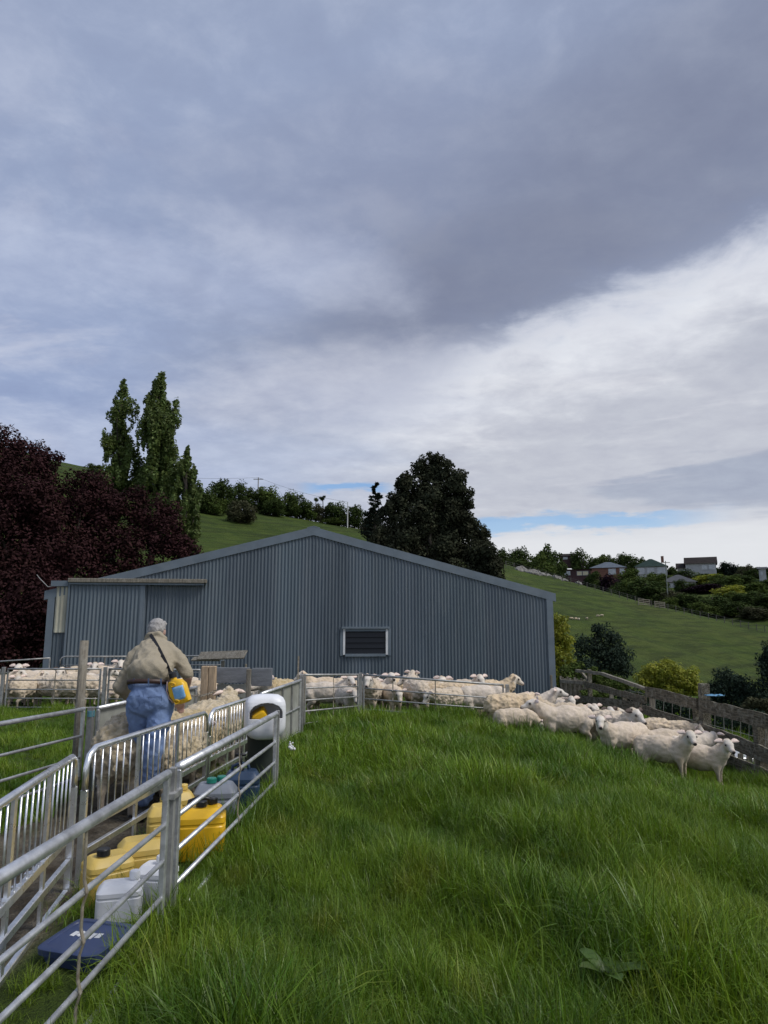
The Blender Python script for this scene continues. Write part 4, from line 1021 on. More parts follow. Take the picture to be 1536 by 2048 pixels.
def frail(pts, ht, th=.05, m_='wood_moss', out=0.0):
    for i in range(len(pts) - 1):
        a, b_ = F(*pts[i]) + fn * (.09 + out), F(*pts[i + 1]) + fn * (.09 + out)
        n = 7; mb = MB(); rnd = random.Random(int(pts[i][0] * 3)); vs_, fs_ = [], []
        for j in range(n + 1):                       # worn board: edges wander a little
            c = a.lerp(b_, j / n); u = rnd.uniform(-.012, .012); l = rnd.uniform(-.014, .014)
            vs_ += [c + fn * th / 2 + Vector((0, 0, ht / 2 + u)), c - fn * th / 2 + Vector((0, 0, ht / 2 + u - .006)), c - fn * th / 2 + Vector((0, 0, -ht / 2 + l)), c + fn * th / 2 + Vector((0, 0, -ht / 2 + l))]
        for j in range(n):
            for k in range(4): fs_.append((4 * j + k, 4 * j + (k + 1) % 4, 4 * j + 4 + (k + 1) % 4, 4 * j + 4 + k))
        fs_ += [(3, 2, 1, 0), tuple(4 * n + k for k in range(4))]
        mb.add(vs_, fs_).build('rail', M[m_], fence)
frail([(1300, 1382), (1404, 1408)], .22); frail([(1411, 1410), (1535, 1440), (1650, 1470)], .24)
frail([(1160, 1341), (1210, 1347), (1300, 1378)], .07, .09, 'wood')                 # the bent pole at the far end
frail([(1175, 1368), (1300, 1400)], .16, .045)
frail([(1150, 1395), (1290, 1412)], .2, .045); frail([(1294, 1418), (1400, 1455)], .21); frail([(1406, 1456), (1530, 1505), (1650, 1555)], .26)
frail([(1425, 1507), (1530, 1548), (1650, 1600)], .26)
mb = MB(); mb.beam(F(1160, 1341), F(1180, 1365), .06, .06); mb.build('brace', M['wood'], fence)
wn = MB()
for k in range(22):
    px = 1260 + k * 17; yt = np.interp(px, [1260, 1300, 1404, 1536, 1640], [1378, 1388, 1415, 1450, 1475]); yb = np.interp(px, [1260, 1300, 1404, 1536, 1640], [1405, 1415, 1452, 1512, 1560])
    wn.tube([F(px, yt), F(px + rg.uniform(-2, 2), yb)], .0045, 4, False)
for dy in (3, 30):
    wn.tube([F(px, np.interp(px, [1260, 1404, 1536, 1640], [1378, 1415, 1450, 1475]) + dy) for px in (1260, 1330, 1404, 1470, 1536, 1640)], .0045, 4, False)
wo_ = wn.build('wire_netting', M['galv_old'], fence); wo_['kind'] = 'stuff'
# old paling gate beside the shed corner
pg = empty('paling_gate', at(1135, 1420, 20.5), 0, 'grey weathered paling gate between shed corner and timber fence', 'gate')
for i in range(12):
    px = 1122 + i * 4.6; q = at(px, 1352 + (i % 3) * 2 + i * .5, 20.5 - i * .05) - pg.location
    MB().box((q.x, q.y, q.z - .55), (.062, .022, 1.1), Euler((0, rg.uniform(-.03, .03), 0)), .004).build('paling', M['wood_moss' if i % 2 else 'wood'], pg)
for zz_ in (1362, 1392):
    a, b_ = at(1120, zz_, 20.45) - pg.location, at(1178, zz_ + 5, 19.9) - pg.location; MB().beam(a, b_, .04, .1, bev=.005).build('rail', M['wood'], pg)
q = at(1102, 1350, 20.8); post('thin grey post at the shed corner', q.x, 20.8, q.z, .03, True, M['wood'])
# blue rag on the fence, sheds and odds and ends below it
M['bluetarp'] = mat('blue_rag', (.10, .26, .42), .6, .3, 9)
q = F(1424, 1393) + fo
v, f = [], []
for i in range(9):
    for j in range(6): v.append((q.x + .32 * (i / 8 - .5), q.y - .1 + .14 * (j / 5 - .5), q.z + .035 + .04 * mnoise.noise(Vector((i * .7, j * .9, 2)))))
for i in range(8):
    for j in range(5): f.append((i * 6 + j, (i + 1) * 6 + j, (i + 1) * 6 + j + 1, i * 6 + j + 1))
rag = mobj('rag', mesh_np('rag', v, f, M['bluetarp'], True)); so = rag.modifiers.new('solid', 'SOLIDIFY'); so.thickness = .008; tag(rag, 'crumpled blue plastic rag on the top fence rail', 'rag')
tr = empty('trailer_deck', at(1500, 1512, 13.5), 0, 'grey metal trailer deck seen through the lower fence rails', 'trailer')
o_ = tr.location
MB().box((.25, .3, 0), (1.3, 1.1, .07), Euler((R(6), R(4), 0)), .01).build('deck', M['galv'], tr); MB().box((.2, -.27, -.12), (1.3, .04, .18), None, .006).build('side_board', M['galv_old'], tr)
for dx_ in (-.3, .65): MB().tube([(dx_, .3 - .05, -.42), (dx_, .3 + .05, -.42)], .24, 16).build('wheel', M['dark_in'], tr)
gm = empty('paling_stack', at(1478, 1548, 12.6), 0, 'grey upright palings leaning under the lowest fence rail', 'palings')
for i in range(9):
    MB().box((i * .075 - .3, .02 * (i % 2), .0 + rg.uniform(-.02, .04)), (.06, .02, .75), Euler((R(8), rg.uniform(-.06, .06), 0)), .003).build('paling', M['wood'], gm)
bk = at(1504, 1545, 12.2); tag(MB().loft([(0, 0, -.25, .09, .09, 2), (0, 0, .0, .1, .1, 2.2), (0, 0, .05, .09, .09, 2)]).build('white_tin', M['white_trim'], None, True, bk), 'white tin with dark spot standing under the right fence', 'tin')

# ------------------------------------------------------------------ cans and containers between race and outer gate
def plastic(name, col, rough=.38, trans=0.0, col2=None, f2=.3): return mat(name, col, rough, .10, 5, .04, 30, col2=col2, f2=f2, scale2=4, spec=.5)
M['yellow'] = plastic('yellow_plastic', (.80, .47, .018), .35, col2=(.68, .38, .015)); M['pale_yellow'] = plastic('old_yellow_plastic', (.66, .47, .115), .45, col2=(.50, .34, .09), f2=.4)
M['white_pl'] = plastic('white_plastic', (.78, .79, .82), .4, col2=(.68, .68, .68)); M['grey_pl'] = plastic('grey_plastic', (.22, .24, .28), .45, col2=(.15, .16, .19))
M['blue_pl'] = plastic('dark_blue_plastic', (.022, .050, .105), .4, col2=(.04, .075, .14)); M['black_pl'] = plastic('black_plastic', (.012, .012, .013), .4)
M['green_pl'] = plastic('green_plastic', (.015, .22, .16), .4); M['dark_bin'] = plastic('dark_bin', (.030, .038, .034), .6); M['navy'] = plastic('navy_plastic', (.035, .055, .135), .45, col2=(.05, .07, .15))
def can(label, x, y, W, D, H, m_, rz, capm='black_pl', caps=((.0, .0),), handle=True, tilt=(0, 0), capr=.034, hm=None, base=None, name='jerrycan', step=True, zoff=0.0):
    root = empty(name, (x, y, G(x, y) + zoff), rz, label, 'container', 'plastic cans by the race'); root.rotation_euler = (tilt[0], tilt[1], rz)
    a, b_ = W / 2, D / 2; mb = MB()
    mb.loft([(0, 0, 0, a * .86, b_ * .82, 5), (0, 0, .015, a * .96, b_ * .95, 6), (0, 0, H * .10, a, b_, 6), (0, 0, H * .62, a, b_, 6), (0, 0, H * .64, a * .965, b_ * .96, 6), (0, 0, H * .675, a * .965, b_ * .96, 6),
             (0, 0, H * .695, a, b_, 6.5), (0, 0, H * .79, a * .995, b_ * .99, 6.5), (0, 0, H * .81, a * .97, b_ * .95, 6.5), (0, 0, H * .925, a * .80, b_ * .66, 6), (0, 0, H * .945, a * .74, b_ * .60, 5.5), (0, 0, H * .945, a * .3, b_ * .2, 4)], 40)
    smooth_by_angle(mb.build('body', M[m_], root), 28)
    for (cx, cy) in caps:
        zt = H * .93; MB().loft([(cx * W, cy * D, zt - .03, capr * .8, capr * .8, 2), (cx * W, cy * D, zt + .02, capr * .8, capr * .8, 2)], 20).build('neck', M[m_], root, False)
        smooth_by_angle(MB().loft([(cx * W, cy * D, zt + .012, capr, capr, 2), (cx * W, cy * D, zt + .046, capr, capr, 2), (cx * W, cy * D, zt + .052, capr * .85, capr * .85, 2)], 20).build('cap', M[capm], root), 40)
    if handle:
        h0 = H * .90; pts = [(-a * .62, b_ * .25, h0 - .02), (-a * .55, b_ * .25, h0 + .05), (-a * .1, b_ * .25, h0 + .075), (a * .3, b_ * .25, h0 + .06), (a * .42, b_ * .25, h0 - .02)]
        MB().tube(pts, .016, 8).build('handle', M[hm or m_], root, True)
    return root
yc = can('bright yellow can with black cap and black strap handle behind the near gate', -1.36, 5.40, .35, .25, .38, 'yellow', R(12), caps=((-.02, -.12), (.20, .22)), hm='black_pl', capr=.04)
can('grey can with two green caps behind the bright yellow can', -1.44, 6.15, .36, .27, .40, 'grey_pl', R(8), 'green_pl', ((-.10, -.05), (.12, .18)), handle=False, capr=.042)
can('dark blue drum with black tap near the gate end', -1.33, 6.72, .33, .27, .40, 'blue_pl', R(10), caps=((-.05, -.1),), handle=True)
mb = MB(); mb.tube([(0, 0, 0), (0, 0, .11)], .016, 8); mb.tube([(-.05, 0, .11), (.05, 0, .11)], .012, 8)
tag(mb.build('drum_tap', M['black_pl'], None, True, (-1.345, 6.69, G(-1.33, 6.7) + .41)), 'black tap screwed into the dark blue drum', 'tap')
can('faded yellow can half hidden behind the double gate post', -1.66, 5.50, .27, .24, .37, 'pale_yellow', R(20), handle=False, caps=((.2, .1),), capm='pale_yellow')
can('faded yellow can farthest back beside the man boots', -1.72, 6.00, .26, .22, .36, 'pale_yellow', R(30), handle=False, caps=((.2, .1),), capm='pale_yellow')
can('faded yellow can lying behind the white can', -1.58, 4.80, .33, .24, .32, 'pale_yellow', R(25), handle=False, caps=((.25, .0),), capm='pale_yellow')
can('faded yellow can with black cap left of the white can', -1.72, 4.55, .28, .22, .29, 'pale_yellow', R(40), handle=False, caps=((-.15, -.15),), capr=.04)
can('white can in the grass in front of the faded yellow cans', -1.53, 4.26, .25, .19, .22, 'white_pl', R(15), handle=False, caps=((.3, .1),), capm='white_pl', capr=.03)
can('white can tucked against the double gate post', -1.40, 4.52, .22, .19, .24, 'white_pl', R(-10), handle=False, caps=((.1, .0),), capm='white_pl', capr=.03)
# navy crate with a lid in the grass
cx_, cy_ = -1.50, 3.80; cr = empty('lidded_crate', (cx_, cy_, G(cx_, cy_) - .065), R(-22), 'navy blue lidded plastic crate sunk in grass at lower left', 'crate'); cr.rotation_euler = (R(7), R(-3), R(-22)); cr.scale = (.84, .84, .84)
smooth_by_angle(MB().loft([(0, 0, 0, .19, .14, 7), (0, 0, .17, .22, .165, 7)], 32).build('body', M['navy'], cr), 40)
smooth_by_angle(MB().loft([(0, 0, .165, .235, .18, 8), (0, 0, .20, .235, .18, 8), (0, 0, .205, .225, .17, 8), (0, 0, .205, .20, .145, 8), (0, 0, .197, .195, .14, 8)], 36).build('lid', M['navy'], cr), 30)
lb = MB(); rnd = random.Random(3)
for i in range(5):
    x = -.11 + i * .045; lb.box((x, .02 + rnd.uniform(-.01, .01), .1985), (.035, .06 * rnd.uniform(.6, 1), .002), Euler((0, 0, rnd.uniform(-.4, .4))))
lb.build('label_marks', M['white_trim'], cr)
# dark bin and the white cut-out carrier hung on the gate end
bp = at(520, 1600, 7.55); tag(smooth_by_angle(MB().loft([(0, 0, 0, .125, .125, 2.4), (0, 0, .60, .14, .14, 2.4), (0, 0, .62, .15, .15, 2.4), (0, 0, .64, .15, .15, 2.4), (0, 0, .64, .13, .13, 2.4), (0, 0, .4, .12, .12, 2.4)], 28).build('dark_bin', M['dark_bin'], None, False, (bp.x, 7.5, G(bp.x, 7.5))), 40), 'dark grey bin standing below the white plastic carrier', 'bin')
wc = at(528, 1478, 7.28); car = empty('plastic_carrier', (wc.x, 7.30, wc.z), R(14), 'white cut out plastic carrier hooked over the end of the near gates', 'carrier')
a, b_ = .205, .15
KS = np.array([(.0, .09, .08, 2.6), (.02, .145, .115, 3), (.06, .185, .14, 3.6), (.12, a, b_, 4.2), (.18, a, b_, 4.5), (.30, a, b_, 4.5), (.34, a * .99, b_ * .98, 4.2), (.375, a * .96, b_ * .93, 3.8), (.41, a * .86, b_ * .82, 3.4), (.435, a * .66, b_ * .62, 3), (.445, a * .35, b_ * .3, 2.5)])
zs_ = np.concatenate([KS[:5, 0], np.arange(.19, .40, .006), KS[8:, 0]])
mb = MB(); mb.loft([(0, 0, z, 1.02 * np.interp(z, KS[:, 0], KS[:, 1]), np.interp(z, KS[:, 0], KS[:, 2]), np.interp(z, KS[:, 0], KS[:, 3])) for z in zs_.tolist()], 140)
def inhole(q):
    c = sum((Vector(mb.v[i]) for i in q), Vector()) / len(q); top = .245 + .115 * math.sqrt(max(0, 1 - (c.x / .17) ** 2))
    return c.y < -.02 and abs(c.x) < .168 and .215 < c.z < top + .01
mb.f = [q for q in mb.f if not inhole(q)]
tub = mb.build('tub', M['white_pl'], car, True); so = tub.modifiers.new('wall', 'SOLIDIFY'); so.thickness = .007; so.offset = -1
db = smooth_by_angle(MB().loft([(0, 0, -.09, .06, .05, 3), (0, 0, -.08, .075, .06, 4), (0, 0, .06, .075, .06, 4), (0, 0, .09, .045, .04, 3), (0, 0, .105, .022, .022, 2), (0, 0, .13, .022, .022, 2)], 24).build('drench_bottle', M['yellow'], None, False, (wc.x - .045, 7.25, wc.z + .235)), 40); db.rotation_euler = (R(-70), R(-30), 0)
tag(db, 'yellow bottle lying inside the white plastic carrier', 'bottle')

# ------------------------------------------------------------------ sheep
M['sheep'] = attr_mat('fleece', .9, .65, 70, .10, .2, .2)
M['sheep_long'] = attr_mat('long_fleece', .95, 1.0, 38, .1, .3, .3)
M['ear'] = mat('sheep_ear', (.80, .65, .57), .8, .15, 30); M['ear_dark'] = mat('sheep_ear_dark', (.10, .075, .065), .8, .2, 30)
M['eye'] = mat('sheep_eye', (.012, .010, .008), .2, .05, spec=.6)
def sheep_mesh(hy=0, ne=52, hp=28, ny=None, wool=0.0, voxel=.02, seed=0, fat=1.0, graze=False):
    """one continuous skin, facing -Y; hy: head turn, ne: neck lift, hp: nose down, wool: fleece thickness"""
    ny = hy * .45 if ny is None else ny; w_ = 1 + wool * .22; mb = MB(); V = Vector
    mb.ball((0, .05, .500), (.205 * fat * w_, .43, .225 * w_), seg=20, rings=14)
    mb.ball((0, -.24, .49), (.175 * fat * w_, .20, .215 * w_)); mb.ball((0, .34, .525), (.175 * fat * w_, .20, .180 * w_))
    mb.ball((0, .0, .42), (.165 * fat * w_, .35, .165))
    rnd = random.Random(seed)
    for s_ in (-1, 1):
        st = rnd.uniform(-.05, .05)
        mb.cap((s_ * .095, -.28, .40), (s_ * .10, -.29 + st * .5, .25), .078, .042); mb.cap((s_ * .10, -.29 + st * .5, .25), (s_ * .10, -.285 + st, .06), .036, .026)
        mb.cap((s_ * .10, -.285 + st, .06), (s_ * .10, -.31 + st, .015), .029, .03)
        st = rnd.uniform(-.05, .05)
        mb.cap((s_ * .10, .36, .44), (s_ * .115, .30, .31), .115, .075); mb.cap((s_ * .115, .30, .31), (s_ * .105, .425 + st * .6, .215), .065, .036)
        mb.cap((s_ * .105, .425 + st * .6, .215), (s_ * .105, .395 + st, .05), .031, .025); mb.cap((s_ * .105, .395 + st, .05), (s_ * .105, .37 + st, .014), .028, .03)
    mb.cap((0, .50, .56), (0, .545, .40), .035, .022)                         # tail
    def dirv(yaw, elv): return V((math.sin(R(yaw)) * math.cos(R(elv)), -math.cos(R(yaw)) * math.cos(R(elv)), math.sin(R(elv))))
    c0 = V((0, -.33, .56)); nd = dirv(ny, ne - 3); L = .27
    c1 = c0 + nd * L
    mb.cap((0, -.26, .53), c0 + nd * .10, .180 * w_, .145 * w_); mb.cap(c0 + nd * .05, c1, .138 * (1 + wool * .3), .092 * (1 + wool * .18))
    hd = dirv(hy, -hp); side = hd.cross(V((0, 0, 1))).normalized(); up = side.cross(hd)
    sk = c1 + hd * .015 + up * .015
    Mx = Matrix((side, hd, up)).transposed(); h0, s0_, u0 = hd, side, up
    hd, side, up = hd * 1.24, side * 1.14, up * 1.18; E = lambda t: tuple(q * 1.22 for q in t)
    mb.ball(sk, E((.072, .085, .076)), Mx); mb.ball(sk + hd * .06 + up * .012, E((.062, .07, .058)), Mx)
    mb.cap(sk + hd * .04 - up * .008, sk + hd * .175 - up * .012, .067, .044); mb.ball(sk + hd * .185 - up * .014, E((.034, .036, .033)), Mx); mb.cap(sk + hd * .02 - up * .035, sk + hd * .155 - up * .035, .046, .030)
    for s_ in (-1, 1): mb.ball(sk + hd * .06 + side * s_ * .048 + up * .028, .029, seg=8, rings=6)
    if wool > .5: mb.ball(sk - hd * .02 + up * .055, (.07, .065, .045), Mx)
    me = remesh(mb, voxel, 5 if voxel > .015 else 6); co = vco(me); no = vno(me)
    hv = np.array(h0); skv = np.array(sk); rel = co - skv; along = rel @ hv; lat = np.linalg.norm(rel - along[:, None] * hv, axis=1)
    head = sstep(-.03, .03, along) * (1 - sstep(.13, .17, lat)) * (along < .34); head = np.clip(head, 0, 1)
    nose = sstep(.236, .252, along) * (lat < .09)
    leg = (1 - sstep(.22, .34, co[:, 2])) * (1 - head)
    fleece = np.clip(1 - head - leg, 0, 1)
    f1, a1 = (9, .014) if wool < .3 else ((15, .026) if wool < .8 else (17, .026))
    nn = nz(co, f1, seed * 1.7); n2_ = nz(co, f1 * 2.6, seed * .7)
    dsp = nn * a1 + n2_ * a1 * .6
    if wool >= .8: dsp = dsp + np.maximum(nz(co, 26, seed), -.2) * .022
    co = co + no * (dsp * fleece)[:, None]; set_co(me, co)
    wc_ = np.array([(.75, .625, .50), (.72, .59, .445), (.62, .505, .345)][0 if wool < .3 else (1 if wool < .8 else 2)])
    fc = np.array((.76, .69, .61)); lc = np.array((.47, .39, .30)); nc = np.array((.035, .028, .028))
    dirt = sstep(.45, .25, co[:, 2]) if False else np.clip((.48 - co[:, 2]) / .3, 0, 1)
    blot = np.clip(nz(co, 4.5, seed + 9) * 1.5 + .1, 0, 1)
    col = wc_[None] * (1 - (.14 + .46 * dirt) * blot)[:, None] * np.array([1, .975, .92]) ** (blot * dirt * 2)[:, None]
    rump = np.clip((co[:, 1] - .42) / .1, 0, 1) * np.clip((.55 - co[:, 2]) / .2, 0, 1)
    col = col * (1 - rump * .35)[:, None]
    if wool >= .8: col = col * (1 + .35 * np.clip(n2_, -.6, .6))[:, None]
    col = col * (1 - head[:, None]) + fc * head[:, None]; col = col * (1 - leg[:, None]) + lc * leg[:, None]; col = col * (1 - nose[:, None]) + nc * nose[:, None]
    hoof = (co[:, 2] < .03); col[hoof] = (.04, .035, .03)
    upv, sdv = np.array(up) / np.linalg.norm(up), np.array(side) / np.linalg.norm(side)      # eye surrounds, mouth line, pink lips
    for s_ in (-1, 1):
        ec = np.array(sk + hd * .068 + side * s_ * .060 + up * .022); ed_ = np.linalg.norm(co - ec, axis=1); kk = (1 - sstep(.018, .036, ed_))[:, None]; col = col * (1 - kk * .75) + np.array((.10, .07, .055)) * kk * .75
    mline = np.exp(-(((rel @ upv) + .042) / .008) ** 2) * (along > .15) * (along < .25) * head; col = col * (1 - .6 * mline[:, None])
    pk = (sstep(.19, .235, along) * (1 - nose) * head)[:, None]; col = col * (1 - pk * .35) + np.array((.50, .33, .29)) * pk * .35
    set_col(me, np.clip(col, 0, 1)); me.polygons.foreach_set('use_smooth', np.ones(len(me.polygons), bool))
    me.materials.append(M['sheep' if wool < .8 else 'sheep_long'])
    parts = []
    for s_ in (-1, 1):          # ears: folded leaf shapes
        b0 = sk - hd * .015 + side * s_ * .058 + up * .038; ed = (side * s_ * 1.0 + up * .06 - hd * .18).normalized(); en = (hd * .55 + up * .6).normalized(); ew = ed.cross(en).normalized(); Lr = .155
        vs_, fs_ = [], []; prof = [(0, .018), (.18, .034), (.45, .044), (.75, .032), (1.0, .004)]
        for (t, wd) in prof:
            c = b0 + ed * Lr * t - V((0, 0, .02)) * t * t
            vs_ += [c - ew * wd + en * .012 * (1 - t), c - en * .006, c + ew * wd + en * .012 * (1 - t), c - en * .016]
        for i in range(4):
            q = 4 * i
            for k in range(4): fs_.append((q + k, q + (k + 1) % 4, q + 4 + (k + 1) % 4, q + 4 + k))
        fs_ += [(3, 2, 1, 0), (16, 17, 18, 19)]
        parts.append(('ear', mesh_np('ear', vs_, fs_, M['ear'], True)))
        parts.append(('eye', MB().ball(sk + hd * .068 + side * s_ * .0625 + up * .022, .0165, seg=10, rings=8).me('eye', M['eye'], True)))
    return me, parts
SV = {}
SP_ = {'fwd': dict(hy=0, ne=55, hp=30), 'lft': dict(hy=-55, ne=55, hp=22), 'rgt': dict(hy=55, ne=55, hp=22), 'low': dict(hy=0, ne=12, hp=50), 'down': dict(hy=0, ne=-35, hp=62),
       'up': dict(hy=10, ne=62, hp=8), 'lft2': dict(hy=-80, ne=50, hp=18), 'rgt2': dict(hy=80, ne=50, hp=18), 'str': dict(hy=-8, ne=48, hp=14), 'lowl': dict(hy=-40, ne=20, hp=40), 'lowr': dict(hy=40, ne=20, hp=40)}
def get_sheep(pose, wool):
    k = (pose, wool)
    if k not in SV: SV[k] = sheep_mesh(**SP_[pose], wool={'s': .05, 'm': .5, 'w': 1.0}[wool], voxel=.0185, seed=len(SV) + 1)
    return SV[k]
def sheep(label, px, Y, yaw, pose='fwd', wool='s', sc=1.0, group=None, dark=False, dz_=0.0, mesh=None, XY=None):
    if group in (GR, GM): sc *= .94
    x, y = (XY if XY else (at(px, 1400, Y).x, Y))
    me, parts = mesh or get_sheep(pose, wool)
    o = mobj('sheep', me, None, (x, y, G(x, y) + dz_)); o.rotation_euler = (0, 0, R(yaw)); o.scale = (sc, sc, sc)
    tag(o, label, 'sheep', group)
    for nm, pm in parts:
        c = mobj(nm, pm, o)
        if dark and nm == 'ear': c.data = pm.copy(); c.data.materials[0] = M['ear_dark']
    return o
GR, GM, GL, GC_ = 'sheep loose on the grass at right', 'sheep in the middle pen', 'sheep in the left pen', 'sheep in the race'
# flock on the right (facing: 0 = towards the camera, 90 = to the right)
sheep('big clean shorn ewe standing side on, facing left, at the front of the flock', 1128, 12.9, -84, 'str', 's', 1.10, GR)
sheep('young sheep facing left with head turned to camera, body behind it to the right', 1240, 11.7, -72, 'rgt', 's', .98, GR)
sheep('young white sheep facing right in front, second from the fence', 1322, 11.15, 48, 'lft', 's', .95, GR)
sheep('young white sheep facing right, closest to the timber fence', 1392, 11.25, 52, 'lft', 's', .93, GR)
sheep('woolly dark eared ewe looking at camera between the side on ewe and the hogget', 1222, 12.9, 28, 'fwd', 'm', 1.12, GR, True)
sheep('pinkish sheep facing left behind the two front lambs', 1318, 12.4, -82, 'lft', 's', .98, GR)
sheep('woolly sheep with lowered head turned right, against the timber fence', 1318, 13.5, 55, 'low', 'm', 1.12, GR)
sheep('tan backed sheep looking away behind the side on ewe', 1125, 14.2, -98, 'fwd', 'm', 1.05, GR)
sheep('ewe facing camera with ears spread wide near the shed corner', 1126, 16.2, 5, 'fwd', 's', 1.08, GR)
sheep('shorn ewe with head up looking right beside the end post', 1060, 15.0, 84, 'str', 's', 1.1, GR)
sheep('ewe lifting only its head over tan back, left of the rail weeds', 1166, 15.6, 12, 'fwd', 's', 1.0, GR)
sheep('dark eyed ewe head in the second row under the bent pole', 1188, 15.0, 20, 'fwd', 's', 1.04, GR, True)
sheep('ewe with black ears at the back of the flock below weeds', 1206, 15.2, 12, 'rgt', 'm', 1.0, GR, True)
sheep('creamy woolly ewe facing left behind the dark eared ewe', 1205, 13.9, -60, 'low', 'm', 1.08, GR)
sheep('small rounded lamb with lowered head beside the end post', 1030, 12.6, 98, 'down', 's', .80, GR)
sheep('sheep with ridged shearing lines and lowered head by end post', 1022, 13.35, 95, 'down', 'm', 1.05, GR)
sheep('sheep facing camera squeezed behind the side on ewe chest', 1074, 13.5, 12, 'low', 's', .98, GR)
sheep('grey faced sheep bowing its head behind the woolly ewe near the fence', 1265, 14.2, 70, 'low', 'm', 1.0, GR, True)
sheep('sheep back just showing behind the rightmost lambs', 1372, 12.35, 100, 'lowr', 's', .95, GR)
for (lab, px, Y, yaw, pose, wl_, sc_) in (('alert small ewe head above the tan back, beside the spread ears ewe', 1147, 15.3, 30, 'up', 's', .95), ('sheep looking left over the side on ewe rump', 1172, 14.3, -50, 'fwd', 's', .95),
        ('sheep with raised head just left of the bowed grey face', 1246, 13.7, 10, 'up', 's', .95), ('sheep peering over the woolly sheep by the fence', 1292, 14.4, -20, 'fwd', 's', .95), ('ewe facing left at the far back below the paling gate', 1100, 17.4, -60, 'fwd', 's', 1.0),
        ('ewe turned right at the back near the shed wall end', 1070, 17.0, 60, 'up', 'm', 1.0)):
    sheep(lab, px, Y, yaw, pose, wl_, sc_, GR)
# middle pen
for (lab, px, Y, yaw, pose, wl_, sc_) in (('sheep head between long faced ewe and spread ears ewe', 762, 16.0, -15, 'fwd', 's', 1.0), ('sheep turned left at the back of mid pen by window', 850, 17.0, -70, 'fwd', 's', 1.05), ('sheep facing camera behind the small bowed sheep', 880, 16.6, 8, 'fwd', 'm', 1.05),
        ('sheep filling the gap right of the rounded rump', 872, 15.3, 80, 'low', 'm', 1.0), ('sheep side on behind the left middle gate post', 706, 16.6, 85, 'fwd', 'm', 1.05)):
    sheep(lab, px, Y, yaw, pose, wl_, sc_, GM)
sheep('pinkish shorn ewe side on behind the left middle gate', 655, 15.4, 88, 'lft', 's', 1.06, GM)
sheep('ewe head rising behind the pinkish ewe against the shed', 648, 17.6, -85, 'fwd', 's', 1.12, GM)
sheep('sheep bending its head low beside the middle gate post', 694, 14.9, 20, 'low', 's', .92, GM)
sheep('long faced ewe looking straight at camera between the gates', 742, 15.1, -6, 'fwd', 'm', 1.12, GM)
sheep('ewe with flat spread ears behind the others at mid pen', 778, 16.8, 4, 'up', 's', 1.12, GM)
sheep('sheep peering low through the long gate left part', 786, 15.0, 12, 'low', 's', .95, GM)
sheep('rounded creamy rump of a ewe turned away in mid pen', 832, 15.1, 195, 'lft', 'm', 1.10, GM)
sheep('small sheep with bowed head facing left at the long gate', 902, 14.35, -62, 'low', 'm', .92, GM)
sheep('woolly back sheep facing left behind the small bowed sheep', 926, 15.7, -74, 'rgt', 'm', 1.10, GM)
sheep('ewe looking over the long gate towards the right', 936, 16.3, 22, 'fwd', 's', 1.14, GM)
sheep('shorn body of a ewe behind the end of the long gate', 968, 14.5, 98, 'down', 's', 1.12, GM)
sheep('ewe side on at the back against the shed facing right', 985, 17.2, 92, 'fwd', 'm', 1.14, GM)
sheep('shorn side of a sheep behind the end post, head right', 1012, 14.75, 90, 'lowr', 's', 1.02, GM)
sheep('sheep fragment seen behind the centre posts', 612, 15.8, 75, 'low', 's', 1.0, GM)
sheep('sheep at the back between spread ears ewe and rounded rump', 805, 17.6, -40, 'low', 'm', 1.05, GM)
# left pen
sheep('white faced ewe with spread ears at the back of the left pen', 78, 17.8, -48, 'rgt', 's', 1.12, GL)
sheep('rounded rump in front at the left end of the left pen', 50, 16.15, 172, 'lft', 'm', .95, GL)
sheep('dusty bodied sheep facing left behind the left pen gate', 95, 16.4, -105, 'low', 'm', 1.0, GL)
sheep('large cream sheep side on behind the gate, next to the tall post', 147, 16.1, 90, 'down', 'm', 1.06, GL)
sheep('ewe staring at camera between rail and tall post', 137, 17.4, 3, 'fwd', 's', 1.06, GL, True)
sheep('dark muzzled sheep half hidden at the left of the pen', 58, 17.0, 30, 'low', 's', 1.05, GL, True)
sheep('sheep lowering its head at the far left of the pen', 30, 17.2, 20, 'lowr', 'm', 1.02, GL)
sheep('cream back showing under the round cornered gate', 150, 19.2, 92, 'lft2', 'm', 1.10, GL)
sheep('sheep with head raised against the shed left of the man', 196, 19.4, 100, 'lft2', 's', 1.18, GL)
sheep('long cream back just left of the man shoulder', 214, 18.4, 88, 'low', 's', 1.12, GL)
sheep('white cheeked sheep looking right behind the tall post', 178, 17.1, 70, 'rgt', 's', 1.04, GL)
sheep('body of a sheep between tall post and gate post', 188, 16.2, 100, 'down', 'm', 1.0, GL)
sheep('small head down sheep beside the man elbow', 238, 16.1, -10, 'down', 's', .90, GL)
sheep('sheep cut off by the left edge of the picture', -12, 16.6, 140, 'lft', 'm', 1.0, GL)
sheep('sheep partly seen between man elbow and timber posts', 388, 13.0, 60, 'low', 'm', 1.1, GL)
sheep('sheep standing deeper in the pen behind the timber posts', 372, 15.2, -60, 'fwd', 's', 1.05, GL)
